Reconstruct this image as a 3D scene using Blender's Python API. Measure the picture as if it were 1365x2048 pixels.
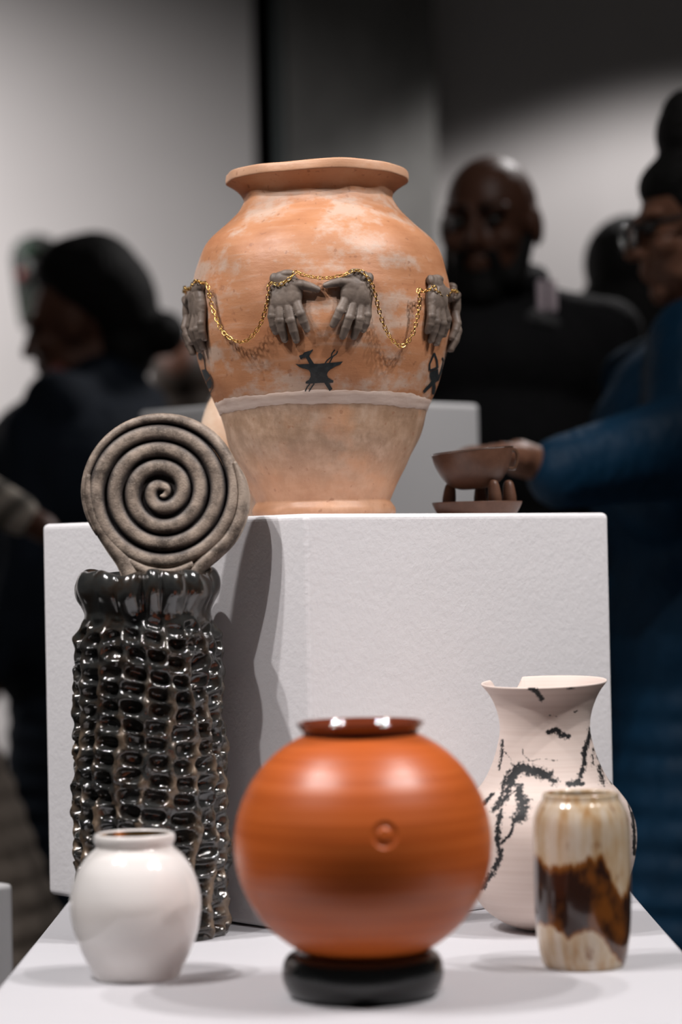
import bpy, bmesh, math, random
import numpy as np
from mathutils import Vector, Matrix, noise

for o in list(bpy.data.objects):
    bpy.data.objects.remove(o, do_unlink=True)
random.seed(7)
rng = np.random.default_rng(7)
scene = bpy.context.scene
COL = scene.collection
PI = math.pi

# ------------------------------------------------------------------ camera
IW, IH = 1365.0, 2048.0
LENS = 90.0
F = LENS / 36.0 * IH                      # focal length in pixels
EYE = 1.05
ROLL = math.radians(1.15)
PITCH = math.atan(95.0 / F)
TABLE = EYE - 0.4065                      # top of the low plinth
BOXTOP = EYE + 0.0505
r_ = Vector((1, 0, 0)); f_ = Vector((0, math.cos(PITCH), math.sin(PITCH))); u_ = Vector((0, -math.sin(PITCH), math.cos(PITCH)))
cr, sr = math.cos(ROLL), math.sin(ROLL)
CR = r_ * cr - u_ * sr
CU = r_ * sr + u_ * cr
cam_data = bpy.data.cameras.new('camera')
cam = bpy.data.objects.new('camera', cam_data)
COL.objects.link(cam)
mw = Matrix((CR, CU, -f_)).transposed().to_4x4()
mw.translation = Vector((0, 0, EYE))
cam.matrix_world = mw
cam_data.sensor_fit = 'VERTICAL'
cam_data.sensor_height = 36.0
cam_data.sensor_width = 24.0
cam_data.lens = LENS
cam_data.clip_start = 0.05
cam_data.clip_end = 60
cam_data.dof.use_dof = True
cam_data.dof.focus_distance = 2.90
cam_data.dof.aperture_fstop = 2.5
scene.camera = cam

def P(px, py, Y):
    """world point seen at a pixel of the photograph, at depth Y"""
    dx, dy = px - IW / 2, py - IH / 2
    xp = dx * cr - dy * sr
    yp = dy * cr + dx * sr
    d = f_ * F + r_ * xp - u_ * yp
    return Vector((0, 0, EYE)) + d * (Y / d.y)

# ------------------------------------------------------------------ light
world = bpy.data.worlds.new('world')
scene.world = world
world.use_nodes = True
wb = world.node_tree.nodes['Background']
wb.inputs[0].default_value = (1.0, 0.97, 0.95, 1)
wb.inputs[1].default_value = 0.025
vs = scene.view_settings
vs.view_transform = 'Standard'
vs.look = 'None'
vs.exposure = 0.0
vs.gamma = 1.0
vs.use_curve_mapping = False

def spot(loc, target, power, deg, blend=0.4, radius=0.03, col=(1, 0.965, 0.96)):
    ld = bpy.data.lights.new('track_or_fill_spot', 'SPOT')
    ld.energy = power; ld.spot_size = math.radians(deg); ld.spot_blend = blend
    ld.shadow_soft_size = radius; ld.color = col
    o = bpy.data.objects.new('track_or_fill_spot', ld)
    COL.objects.link(o)
    o.location = loc
    o.rotation_euler = (Vector(target) - Vector(loc)).to_track_quat('-Z', 'Y').to_euler()
    return o

# two ceiling tracks, one along each side of the display
for xx, yy, pw in ((-1.15, 2.32, 84), (-1.45, 2.05, 92), (-0.95, 1.72, 78)):
    spot((xx, yy, 3.0), (0.0, 2.75, 0.85), pw, 48)
for xx, yy, pw in ((1.15, 2.30, 84), (1.50, 2.00, 94), (1.00, 1.70, 76)):
    spot((xx, yy, 3.0), (0.0, 2.75, 0.85), pw, 48)
# wall washers: one grazing from the side, one straight-down can light
spot((-2.35, 5.8, 3.05), (-1.60, 7.4, 0.75), 400, 106, 1.0, 0.05)
spot((1.15, 6.2, 3.2), (1.15, 6.21, 0.0), 125, 112, 0.16, 0.10)
# added fill spot to brighten the tall plinth, then spots over the visitors
spot((0.35, 2.55, 3.05), (-0.02, 3.95, 0.95), 88, 26, 0.5, 0.04)
spot((0.75, 3.0, 3.1), (0.45, 4.5, 1.5), 40, 46, 0.6, 0.04)
spot((-0.6, 3.4, 3.1), (-0.6, 5.4, 1.4), 10, 46, 0.6, 0.04)

# ------------------------------------------------------------------ helpers
def mat(name, col=(0.8, 0.8, 0.8), rough=0.5, metal=0.0, spec=0.5, coat=0.0, coat_rough=0.1):
    m = bpy.data.materials.new(name)
    m.use_nodes = True
    b = m.node_tree.nodes['Principled BSDF']
    b.inputs['Base Color'].default_value = (*col, 1)
    b.inputs['Roughness'].default_value = rough
    b.inputs['Metallic'].default_value = metal
    b.inputs['Specular IOR Level'].default_value = spec
    b.inputs['Coat Weight'].default_value = coat
    b.inputs['Coat Roughness'].default_value = coat_rough
    return m

class G:
    """tiny node-graph writer"""
    def __init__(s, m):
        s.m = m; s.t = m.node_tree; s.b = s.t.nodes['Principled BSDF']
    def n(s, typ, **kw):
        nd = s.t.nodes.new(typ)
        for k, v in kw.items():
            if k.startswith('i_'):
                key = k[2:]
                key = int(key) if key.isdigit() else key.replace('_', ' ')
                nd.inputs[key].default_value = v
            else:
                setattr(nd, k, v)
        return nd
    def l(s, a, b):
        s.t.links.new(a, b)
    def coord(s, scale=(1, 1, 1)):
        tc = s.n('ShaderNodeTexCoord'); mp = s.n('ShaderNodeMapping')
        mp.inputs['Scale'].default_value = scale
        s.l(tc.outputs['Object'], mp.inputs['Vector'])
        return mp.outputs['Vector']
    def noise(s, scale, detail=4, rough=0.55, stretch=(1, 1, 1)):
        nd = s.n('ShaderNodeTexNoise')
        nd.inputs['Scale'].default_value = scale
        nd.inputs['Detail'].default_value = detail
        nd.inputs['Roughness'].default_value = rough
        s.l(s.coord(stretch), nd.inputs['Vector'])
        return nd.outputs['Fac']
    def ramp(s, fac, stops, interp='LINEAR'):
        nd = s.n('ShaderNodeValToRGB')
        cr_ = nd.color_ramp; cr_.interpolation = interp
        while len(cr_.elements) < len(stops): cr_.elements.new(0.5)
        for e, (p, c) in zip(cr_.elements, stops):
            e.position = p
            e.color = (*c, 1) if not isinstance(c, (int, float)) else (c, c, c, 1)
        s.l(fac, nd.inputs['Fac'])
        return nd.outputs['Color']
    def mix(s, fac, a, b, mode='MIX'):
        nd = s.n('ShaderNodeMix', data_type='RGBA', blend_type=mode)
        for sock, v in ((nd.inputs[0], fac), (nd.inputs[6], a), (nd.inputs[7], b)):
            if hasattr(v, 'links'): s.l(v, sock)
            elif isinstance(v, (int, float)): sock.default_value = v
            else: sock.default_value = (*v, 1)
        return nd.outputs[2]
    def math(s, op, a, b=0.0, clamp=False):
        nd = s.n('ShaderNodeMath', operation=op, use_clamp=clamp)
        for sock, v in ((nd.inputs[0], a), (nd.inputs[1], b)):
            if hasattr(v, 'links'): s.l(v, sock)
            else: sock.default_value = v
        return nd.outputs[0]
    def attr(s, name):
        return s.n('ShaderNodeAttribute', attribute_name=name).outputs['Fac']
    def bump(s, h, strength=0.3, dist=0.002):
        nd = s.n('ShaderNodeBump')
        nd.inputs['Strength'].default_value = strength
        nd.inputs['Distance'].default_value = dist
        s.l(h, nd.inputs['Height']); s.l(nd.outputs['Normal'], s.b.inputs['Normal'])
    def color(s, c): s.l(c, s.b.inputs['Base Color'])
    def rough(s, c): s.l(c, s.b.inputs['Roughness'])

def link(name, me, m=None, parent=None, smooth=True):
    o = bpy.data.objects.new(name, me)
    COL.objects.link(o)
    if m is not None and not me.materials: me.materials.append(m)
    if smooth:
        me.polygons.foreach_set('use_smooth', np.ones(len(me.polygons), dtype=bool))
    if parent is not None:
        o.parent = parent
        o.matrix_parent_inverse = parent.matrix_basis.inverted()
    return o

def from_np(name, V, faces):
    me = bpy.data.meshes.new(name)
    me.from_pydata([tuple(v) for v in V], [], faces)
    me.update()
    return me

def thing(name, label, cat, loc=(0, 0, 0), group=None):
    o = bpy.data.objects.new(name, None)
    o.empty_display_size = 0.05
    COL.objects.link(o)
    o.location = loc
    return tag(o, label, cat, group)

def tag(o, label, cat, group=None):
    o['label'] = label; o['category'] = cat
    if group: o['group'] = group
    return o

def structure(o):
    o['kind'] = 'structure'
    return o

def attr_f(me, name, vals):
    a = me.attributes.new(name, 'FLOAT', 'POINT')
    a.data.foreach_set('value', np.asarray(vals, dtype=np.float32))

def catmull(pts, n=8):
    pts = [np.array(p, float) for p in pts]
    q = [2 * pts[0] - pts[1]] + pts + [2 * pts[-1] - pts[-2]]
    out = []
    for i in range(1, len(q) - 2):
        p0, p1, p2, p3 = q[i - 1:i + 3]
        for k in range(n):
            t = k / n
            out.append(0.5 * ((2 * p1) + (-p0 + p2) * t + (2 * p0 - 5 * p1 + 4 * p2 - p3) * t * t + (-p0 + 3 * p1 - 3 * p2 + p3) * t ** 3))
    out.append(pts[-1])
    return np.array(out)

def lathe_mesh(name, prof, segs=96, thetas=None, fn=None, close_bottom=True, close_top=False):
    """prof: list of (r, z); fn(r,z,theta arrays) -> (r,z) to deform. theta=0 faces the camera (-Y)"""
    prof = np.array(prof, float)
    th = np.linspace(0, 2 * PI, segs, endpoint=False) if thetas is None else np.array(thetas)
    n, k = len(prof), len(th)
    R = np.repeat(prof[:, 0][:, None], k, 1); Z = np.repeat(prof[:, 1][:, None], k, 1); T = np.repeat(th[None, :], n, 0)
    if fn is not None: R, Z = fn(R, Z, T)
    V = np.stack([R * np.sin(T), -R * np.cos(T), Z], -1).reshape(-1, 3)
    faces = []
    for i in range(n - 1):
        a = i * k
        for j in range(k):
            j2 = (j + 1) % k
            faces.append((a + j, a + j2, a + k + j2, a + k + j))
    if close_bottom: faces.append(tuple(range(k - 1, -1, -1)))
    if close_top: faces.append(tuple((n - 1) * k + j for j in range(k)))
    return from_np(name, V, faces), T.reshape(-1), Z.reshape(-1)

def box_mesh(name, verts8, bevel=0.004, seg=3):
    bm = bmesh.new()
    v = [bm.verts.new(p) for p in verts8]
    for f in ((3, 2, 1, 0), (4, 5, 6, 7), (0, 1, 5, 4), (1, 2, 6, 5), (2, 3, 7, 6), (3, 0, 4, 7)):
        bm.faces.new([v[i] for i in f])
    if bevel: bmesh.ops.bevel(bm, geom=list(bm.edges) + list(bm.verts), offset=bevel, segments=seg, profile=0.5, affect='EDGES')
    bmesh.ops.recalc_face_normals(bm, faces=bm.faces)
    me = bpy.data.meshes.new(name); bm.to_mesh(me); bm.free()
    return me

def abox(x0, x1, y0, y1, z0, z1):
    return [(x0, y0, z0), (x1, y0, z0), (x1, y1, z0), (x0, y1, z0), (x0, y0, z1), (x1, y0, z1), (x1, y1, z1), (x0, y1, z1)]

def quad_box(c4, z0, z1):
    return [(x, y, z0) for x, y in c4] + [(x, y, z1) for x, y in c4]

# --- union of rounded primitives, grown together by a voxel remesh
_SPH = {}
def _sphere(u, v):
    if (u, v) not in _SPH:
        V_ = [(0, 0, 1)]
        for i in range(1, v):
            a = PI * i / v
            for j in range(u):
                b = 2 * PI * j / u
                V_.append((math.sin(a) * math.cos(b), math.sin(a) * math.sin(b), math.cos(a)))
        V_.append((0, 0, -1)); T3 = []
        for j in range(u):
            T3.append((0, 1 + j, 1 + (j + 1) % u))
            l0 = 1 + (v - 2) * u
            T3.append((len(V_) - 1, l0 + (j + 1) % u, l0 + j))
        for i in range(v - 2):
            for j in range(u):
                p0 = 1 + i * u + j; p1 = 1 + i * u + (j + 1) % u
                T3.append((p0, p0 + u, p1 + u)); T3.append((p0, p1 + u, p1))
        _SPH[(u, v)] = (np.array(V_, float), np.array(T3, int))
    return _SPH[(u, v)]

def blob(parts, voxel, smooth=4, fac=0.5):
    VV, TT, n0 = [], [], 0
    def add(c, radii, rot, u, v):
        nonlocal n0
        S0, T0 = _sphere(u, v)
        A = S0 * np.array(radii)
        if rot is not None: A = A @ np.array(rot).T
        VV.append(A + np.array(c)); TT.append(T0 + n0); n0 += len(S0)
    for p in parts:
        if p[0] == 'c':
            a, b, ra, rb = np.array(p[1], float), np.array(p[2], float), p[3], p[4]
            k = min(40, max(2, int(np.linalg.norm(b - a) / (0.45 * max(min(ra, rb), 1e-5))) + 1))
            for i in range(k + 1):
                t = i / k
                add(a + (b - a) * t, [ra + (rb - ra) * t] * 3, None, 12, 8)
        else:
            add(p[1], p[2], p[3] if len(p) > 3 else None, 18, 12)
    VV = np.concatenate(VV).astype(np.float32); TT = np.concatenate(TT).astype(np.int32)
    me = bpy.data.meshes.new('tmp')
    me.vertices.add(len(VV)); me.vertices.foreach_set('co', VV.reshape(-1))
    me.loops.add(len(TT) * 3); me.loops.foreach_set('vertex_index', TT.reshape(-1))
    me.polygons.add(len(TT)); me.polygons.foreach_set('loop_start', np.arange(0, len(TT) * 3, 3, dtype=np.int32))
    me.update(calc_edges=True)
    o = bpy.data.objects.new('tmp', me); COL.objects.link(o)
    md = o.modifiers.new('r', 'REMESH'); md.mode = 'VOXEL'; md.voxel_size = voxel; md.adaptivity = 0.0
    if smooth:
        s = o.modifiers.new('s', 'SMOOTH'); s.factor = fac; s.iterations = smooth
    dg = bpy.context.evaluated_depsgraph_get()
    out = bpy.data.meshes.new_from_object(o.evaluated_get(dg))
    bpy.data.objects.remove(o, do_unlink=True); bpy.data.meshes.remove(me)
    return out

def co(me):
    a = np.empty(len(me.vertices) * 3, dtype=np.float64); me.vertices.foreach_get('co', a)
    return a.reshape(-1, 3)
def setco(me, A):
    me.vertices.foreach_set('co', np.asarray(A, dtype=np.float32).reshape(-1)); me.update()

# ------------------------------------------------------------------ materials
M = {}
def m_white(name, col, bump=0.25, scale=160):
    m = mat(name, col, 0.62, spec=0.3); g = G(m)
    a = g.noise(scale, 5, 0.6); b = g.noise(9, 3)
    h = g.math('ADD', a, g.math('MULTIPLY', b, 1.5))
    g.bump(h, bump, 0.0016)
    g.color(g.mix(g.ramp(g.noise(5, 4), [(0.35, 0.0), (0.7, 1.0)]), tuple(c * 0.975 for c in col), col))
    return m
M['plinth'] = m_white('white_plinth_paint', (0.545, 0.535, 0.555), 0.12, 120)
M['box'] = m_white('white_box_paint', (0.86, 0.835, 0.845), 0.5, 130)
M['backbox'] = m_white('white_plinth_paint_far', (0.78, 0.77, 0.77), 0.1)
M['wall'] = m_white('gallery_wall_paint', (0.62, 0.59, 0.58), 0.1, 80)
m = mat('black_reveal', (0.004, 0.004, 0.004), 0.8, spec=0.1); M['black'] = m
m = mat('weathered_concrete', (0.1, 0.1, 0.095), 0.8, spec=0.2); g = G(m)
f1 = g.noise(3.5, 6, 0.65, (1, 1, 0.35)); f2 = g.noise(14, 5, 0.6, (1, 1, 0.5))
g.color(g.mix(g.ramp(f2, [(0.3, 0.0), (0.75, 1.0)]), g.ramp(f1, [(0.32, (0.12, 0.12, 0.112)), (0.5, (0.22, 0.215, 0.205)), (0.68, (0.34, 0.335, 0.32))]), (0.25, 0.245, 0.235)))
g.bump(f2, 0.5, 0.01); M['concrete'] = m
m = mat('pillar_edge_steel', (0.13, 0.15, 0.15), 0.5); M['edge'] = m
m = mat('dark_floor', (0.05, 0.047, 0.045), 0.5); g = G(m)
g.color(g.ramp(g.noise(4, 6), [(0.3, (0.03, 0.028, 0.027)), (0.7, (0.07, 0.066, 0.062))])); M['floor'] = m

# ------------------------------------------------------------------ the room
def wall_box(name, x0, x1, y0, y1, z0, z1, m):
    return structure(link(name, box_mesh(name, abox(x0, x1, y0, y1, z0, z1), 0), m, smooth=False))
wall_box('floor', -4.5, 4.5, -2.5, 7.9, -0.1, 0.0, M['floor'])
WY = 7.4
xa = P(508, 200, WY).x; xb = P(556, 200, WY).x; xc = P(872, 200, WY - 0.25).x
wall_box('wall_left', -4.5, xa, WY, WY + 0.2, 0.0, 3.4, M['wall'])
wall_box('trim_1', xa, xb, WY + 0.12, WY + 0.2, 0.0, 3.4, M['black'])
wall_box('wall_centre', xb + 0.02, xc, WY - 0.25, WY + 0.2, 0.0, 3.4, M['concrete'])
wall_box('trim_2', xb - 0.005, xb + 0.02, WY - 0.255, WY + 0.2, 0.0, 3.4, M['edge'])
wall_box('wall_right', xc, 4.5, WY, WY + 0.2, 0.0, 3.4, M['wall'])

# ------------------------------------------------------------------ plinths
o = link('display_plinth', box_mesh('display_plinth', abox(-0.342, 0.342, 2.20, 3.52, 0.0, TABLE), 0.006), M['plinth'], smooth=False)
tag(o, 'low wide white plinth carrying the white cube and the five pots around it', 'plinth')

C0 = Vector((-0.038, 2.78)); CL = Vector((-0.366, 3.122)); CRr = Vector((0.326, 3.112)); CB = CL + CRr - C0
bx = quad_box([tuple(C0), tuple(CRr), tuple(CB), tuple(CL)], TABLE, BOXTOP)
bx[3] = (bx[3][0], bx[3][1], TABLE + 0.0065); bx[2] = (bx[2][0], bx[2][1], TABLE + 0.0035)
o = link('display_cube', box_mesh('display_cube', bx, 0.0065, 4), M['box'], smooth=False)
tag(o, 'white painted cube set corner first on the low plinth, carrying the big terracotta urn', 'plinth')

# tall plinth behind, also set corner first
hc = P(618, 806, 4.1); hw = 343 / F * 4.1
bz = P(620, 815, 4.1).z
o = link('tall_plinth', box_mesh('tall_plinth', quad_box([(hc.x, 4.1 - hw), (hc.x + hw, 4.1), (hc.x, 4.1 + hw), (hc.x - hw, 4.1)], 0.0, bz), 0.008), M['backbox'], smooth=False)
tag(o, 'tall white plinth standing behind the terracotta urn and the cup', 'plinth')
kc = P(27, 1765, 3.288)
s = 0.25
o = link('side_plinth', box_mesh('side_plinth', quad_box([(kc.x - s, 3.288 - s), (kc.x, 3.288), (kc.x - s, 3.288 + s), (kc.x - 2 * s, 3.288)], 0.0, TABLE), 0.006), M['backbox'], smooth=False)
tag(o, 'empty white plinth standing apart, past the open side of the low wide plinth', 'plinth')

# ------------------------------------------------------------------ terracotta urn
UY = 3.05
UC = P(650, 1028, UY); UX = UC.x
US = UY / F
def uz(py, px=640): return P(px, py, UY).z - BOXTOP      # height above the cube top
upx = [(1004, 134), (985, 143), (960, 154), (930, 169), (881, 192), (828, 206), (794, 222), (745, 240), (680, 256), (610, 258), (560, 253), (520, 244), (485, 224), (447, 184), (425, 162), (405, 149)]
body = [(0.1405 * 0.6, 0.0)]
prof_body = [(w * US, uz(y)) for y, w in upx]
foot = [(138 * US, 0.0), (143 * US, 0.004), (143 * US, 0.010), (137 * US, uz(1008))]
neck = [(148 * US, uz(399)), (153 * US, uz(388)), (163 * US, uz(377)), (176 * US, uz(368)), (181 * US, uz(365)), (182.5 * US, uz(361)), (182 * US, uz(351)), (180 * US, uz(346.5)), (172 * US, uz(345)), (158 * US, uz(347)), (146 * US, uz(362)), (140 * US, uz(400))]
ubody = catmull(prof_body, 8)
uneck = catmull(neck, 6)
inner = [(r - 0.008, z) for r, z in ubody[::-6]][1:] + [(0.06, 0.02)]
uprof = np.concatenate([catmull(foot, 4), ubody, uneck, np.array(inner)])
def uwob(T, Z):
    return 0.0011 * np.sin(3 * T + 14 * Z) + 0.0008 * np.sin(7 * T - 31 * Z + 1) + 0.0006 * np.sin(13 * T + 55 * Z) + 0.0005 * np.sin(5 * T + 120 * Z)
def ufn(R, Z, T):
    top = np.clip((Z - uz(420)) / (uz(345) - uz(420)), 0, 1)
    R = R + uwob(T, Z) + top * 0.0012 * np.sin(4 * T + 0.6) + top * 0.0007 * np.sin(9 * T)
    Z = Z + top * (0.0010 * np.sin(2 * T + 0.5) + 0.0006 * np.sin(5 * T))
    return R, Z
ubz = np.array([p[1] for p in ubody]); ubr = np.array([p[0] for p in ubody])
def urad(z): return np.interp(z, ubz, ubr)
def usurf(phi, z, w):
    """point on the urn's skin, w outwards"""
    phi = np.asarray(phi, float); z = np.asarray(z, float)
    r = urad(z) + uwob(phi, z) + w
    return np.stack([r * np.sin(phi), -r * np.cos(phi), z + 0 * phi], -1)
def upix(px, py, w=0.0):
    """angle and height of the skin point seen at a pixel"""
    Y = UY - 0.13
    for _ in range(12):
        p = P(px, py, Y)
        z = p.z - BOXTOP
        R = float(urad(z)) + w
        sx = max(-0.995, min(0.995, (p.x - UX) / R))
        phi = math.asin(sx)
        Y = UY - R * math.cos(phi)
    return phi, z

m = mat('terracotta_with_slip', (0.55, 0.25, 0.12), 0.5, spec=0.45); g = G(m)
sep = g.n('ShaderNodeSeparateXYZ'); g.l(g.coord(), sep.inputs[0]); zz = sep.outputs['Z']
big = g.noise(9, 6, 0.6, (1, 1, 1.6)); fine = g.noise(45, 6, 0.65, (1, 1, 1.4)); str_ = g.noise(20, 5, 0.6, (0.6, 0.6, 5)); dots = g.noise(130, 2, 0.4)
orange = g.ramp(g.math('ADD', g.math('MULTIPLY', big, 0.7), g.math('MULTIPLY', str_, 0.3)), [(0.36, (0.37, 0.150, 0.066)), (0.5, (0.45, 0.205, 0.10)), (0.66, (0.49, 0.26, 0.15))])
slip = g.ramp(g.math('MULTIPLY', big, g.math('ADD', fine, 0.55)), [(0.53, 0.0), (0.66, 0.75)])
upper = g.mix(slip, orange, (0.49, 0.365, 0.29))
upper = g.mix(g.ramp(str_, [(0.58, 0.0), (0.75, 0.35)]), upper, (0.47, 0.34, 0.27))
lower = g.ramp(g.math('ADD', g.math('MULTIPLY', fine, 0.5), g.math('MULTIPLY', big, 0.5)), [(0.36, (0.30, 0.18, 0.11)), (0.5, (0.42, 0.27, 0.18)), (0.64, (0.52, 0.36, 0.26))])
vst = g.noise(60, 6, 0.7, (1, 1, 0.5))
lower = g.mix(g.ramp(vst, [(0.40, 0.5), (0.54, 0.0)]), lower, (0.25, 0.15, 0.09))
lower = g.mix(g.ramp(vst, [(0.56, 0.0), (0.70, 0.4)]), lower, (0.52, 0.39, 0.30))
lower = g.mix(g.ramp(g.noise(14, 5), [(0.55, 0.0), (0.72, 0.7)]), lower, (0.55, 0.26, 0.13))
zn = g.math('ADD', zz, g.math('MULTIPLY', g.math('SUBTRACT', big, 0.5), 0.05))
Zb = uz(805)
c = g.mix(g.ramp(g.math('MULTIPLY', zn, 1.0), [(0.035, 1.0), (0.085, 0.0)]), lower, g.mix(0.4, orange, lower))
lowmask = g.math('GREATER_THAN', zz, Zb)
c = g.mix(lowmask, c, upper)
rimm = g.ramp(g.math('MULTIPLY', zz, 1.0), [(uz(420), 0.0), (uz(380), 0.8)])
c = g.mix(rimm, c, g.mix(fine, (0.52, 0.27, 0.15), (0.60, 0.35, 0.22)))
c = g.mix(g.ramp(dots, [(0.27, 0.5), (0.33, 0.0)]), c, (0.25, 0.10, 0.05))
g.color(c)
g.rough(g.ramp(fine, [(0.3, 0.42), (0.7, 0.6)]))
g.bump(g.math('ADD', g.math('MULTIPLY', str_, 0.8), fine), 0.35, 0.0016)
M['urn'] = m
m = mat('white_slip_band', (0.66, 0.55, 0.49), 0.6); g = G(m)
g.color(g.ramp(g.noise(60, 5, 0.6, (0.5, 0.5, 3)), [(0.3, (0.50, 0.36, 0.29)), (0.6, (0.62, 0.49, 0.42))])); g.bump(g.noise(80, 5), 0.3, 0.001); M['band'] = m
m = mat('grey_brown_clay', (0.12, 0.095, 0.08), 0.55, spec=0.4); g = G(m)
fa = g.noise(120, 5); fb = g.noise(45, 4)
g.color(g.mix(g.ramp(fb, [(0.35, 0.0), (0.7, 1.0)]), (0.095, 0.070, 0.055), (0.20, 0.155, 0.125))); g.bump(fa, 0.35, 0.001); M['clay'] = m
m = mat('black_slip_paint', (0.012, 0.017, 0.02), 0.5); g = G(m)
g.color(g.ramp(g.noise(170, 4), [(0.4, (0.008, 0.012, 0.014)), (0.75, (0.03, 0.036, 0.038))])); M['ink'] = m
M['gold'] = mat('gold_metal', (0.80, 0.50, 0.16), 0.2, 1.0)

urn = thing('terracotta_urn', 'big terracotta urn with grey clay hands round its belly on the white cube', 'urn', (UX, UY, BOXTOP))
me, _, _ = lathe_mesh('body', uprof, 256, fn=ufn)
def child(o, root):
    o.parent = root; o.matrix_parent_inverse = Matrix.Identity(4); return o
child(link('body', me, M['urn']), urn)

# white slip band with torn edges
nb = 360
ph = np.linspace(-PI, PI, nb, endpoint=False)
def nz(p, seed, amp):
    return amp * (0.5 * np.sin(3 * p + seed) + 0.45 * np.sin(7 * p + 2 * seed) + 0.3 * np.sin(19 * p + seed * 3) + 0.22 * np.sin(41 * p + seed) + 0.16 * np.sin(73 * p + seed * 5))
sag = 0.0052 * (1 - np.cos(ph)); zt = upix(690, 781)[1] + nz(ph, 1.0, 0.0014) - sag; zb_ = upix(690, 807)[1] + nz(ph, 2.3, 0.0014) - sag
rows = []
for t in (0, 0.06, 0.35, 0.65, 0.94, 1):
    w = 0.0006 if 0 < t < 1 else 0.0001
    tt = t
    rows.append(usurf(ph, zb_ + (zt - zb_) * tt, w))
V = np.concatenate(rows); fs = []
for i in range(5):
    for j in range(nb):
        fs.append((i * nb + j, i * nb + (j + 1) % nb, (i + 1) * nb + (j + 1) % nb, (i + 1) * nb + j))
o = child(link('slip_band', from_np('slip_band', V, fs), M['band']), urn)
o['label'] = 'torn edged white slip band'

# --- hands: built flat in photograph pixels (u right, v up, w out), then wrapped on the belly
def hand_parts():
    q = []
    cx, cy = 578.0, 610.0
    def c(x, y, w): return (x - cx, -(y - cy), w)
    def cap(a, b, ra, rb): q.append(('c', c(*a), c(*b), ra, rb))
    def ell(a, rad, rz=0.0): q.append(('e', c(*a), rad, Matrix.Rotation(rz, 3, 'Z')))
    ell((572, 589, 8), (32, 38, 14)); ell((562, 596, 8), (23, 30, 14)); ell((585, 590, 9), (22, 30, 14)); ell((583, 578, 9), (26, 26, 14)); cap((552, 606, 9), (593, 604, 9), 11, 11)
    ell((570, 558, 8), (25, 17, 12)); ell((577, 548, 9), (16, 9, 11)); ell((551, 556, 8), (9, 12, 9))
    fing = [((550, 609, 9), (548.5, 633, 13), (549.5, 650, 11.5), (551.5, 663, 7), 8.8),
            ((563.5, 615, 10), (564.5, 643, 14.5), (566.5, 662, 12), (569, 679, 7), 9.3),
            ((580, 615, 10), (585.5, 643, 15), (589, 664, 12), (592, 681, 7), 9.5),
            ((595, 607, 10), (603.5, 630, 14.5), (608.5, 646, 11.5), (613.5, 660, 7), 9.2)]
    for a, b, d, e, r in fing:
        r *= 1.08; cap(a, b, r, r * 0.94); cap(b, d, r * 0.94, r * 0.86); cap(d, e, r * 0.86, r * 0.74)
        ell(a, (r * 1.06, r * 1.3, r * 0.92)); ell((b[0], b[1], b[2] + 0.7), (r * 0.97, r * 1.05, r * 0.93)); ell((d[0], d[1], d[2] + 0.5), (r * 0.89, r * 0.9, r * 0.84))
        n = (e[0], e[1] + 1, e[2] + r * 0.55)
        ell(n, (r * 0.52, r * 0.62, 2.2))
        cap((572 + (a[0] - 572) * 0.35, 570, 19), (a[0], a[1] - 6, 17), 2.4, 3.2)
    cap((586, 570, 9), (606, 571, 12), 13, 10.5); cap((606, 571, 12), (622, 576, 12), 10.2, 9); cap((622, 576, 12), (635, 581.5, 9), 9, 7)
    ell((607, 571, 14), (10, 9.5, 9)); ell((637, 582, 13), (5, 4, 2.4))
    return q
hand_flat = blob(hand_parts(), 1.15, 6, 0.5)
HS = 2.90 / F
hz0 = upix(578, 610)[1]
def place_hand(phi0, mirror, dz=0.0, label=None, scale=1.0, rot=0.0):
    me = hand_flat.copy()
    A = co(me) * HS * scale
    ca, sa = math.cos(rot), math.sin(rot)
    A = np.stack([A[:, 0] * ca - A[:, 1] * sa, A[:, 0] * sa + A[:, 1] * ca, A[:, 2]], -1)
    u = -A[:, 0] if mirror else A[:, 0]
    W = usurf(phi0 + u / 0.150, hz0 + dz + A[:, 1], A[:, 2])
    setco(me, W)
    if mirror: me.flip_normals()
    o = child(link('hand', me, M['clay']), urn)
    if label: o['label'] = label
    return o
pl = upix(578, 610)[0]; pr = upix(706, 610)[0]
place_hand(pl, False, 0, 'grey clay hand')
place_hand(pr, True, 0.0012, 'grey clay hand', 0.98, 0.12)
place_hand(math.radians(-66.5), True, 0.0, 'grey clay hand', 1.0, -0.05)
place_hand(math.radians(-94), False, 0.001, 'grey clay hand', 1.0)
place_hand(math.radians(59.5), False, 0.0, 'grey clay hand', 0.98, -0.10)
place_hand(math.radians(90), True, -0.002, 'grey clay hand', 1.0, 0.05)

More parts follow.
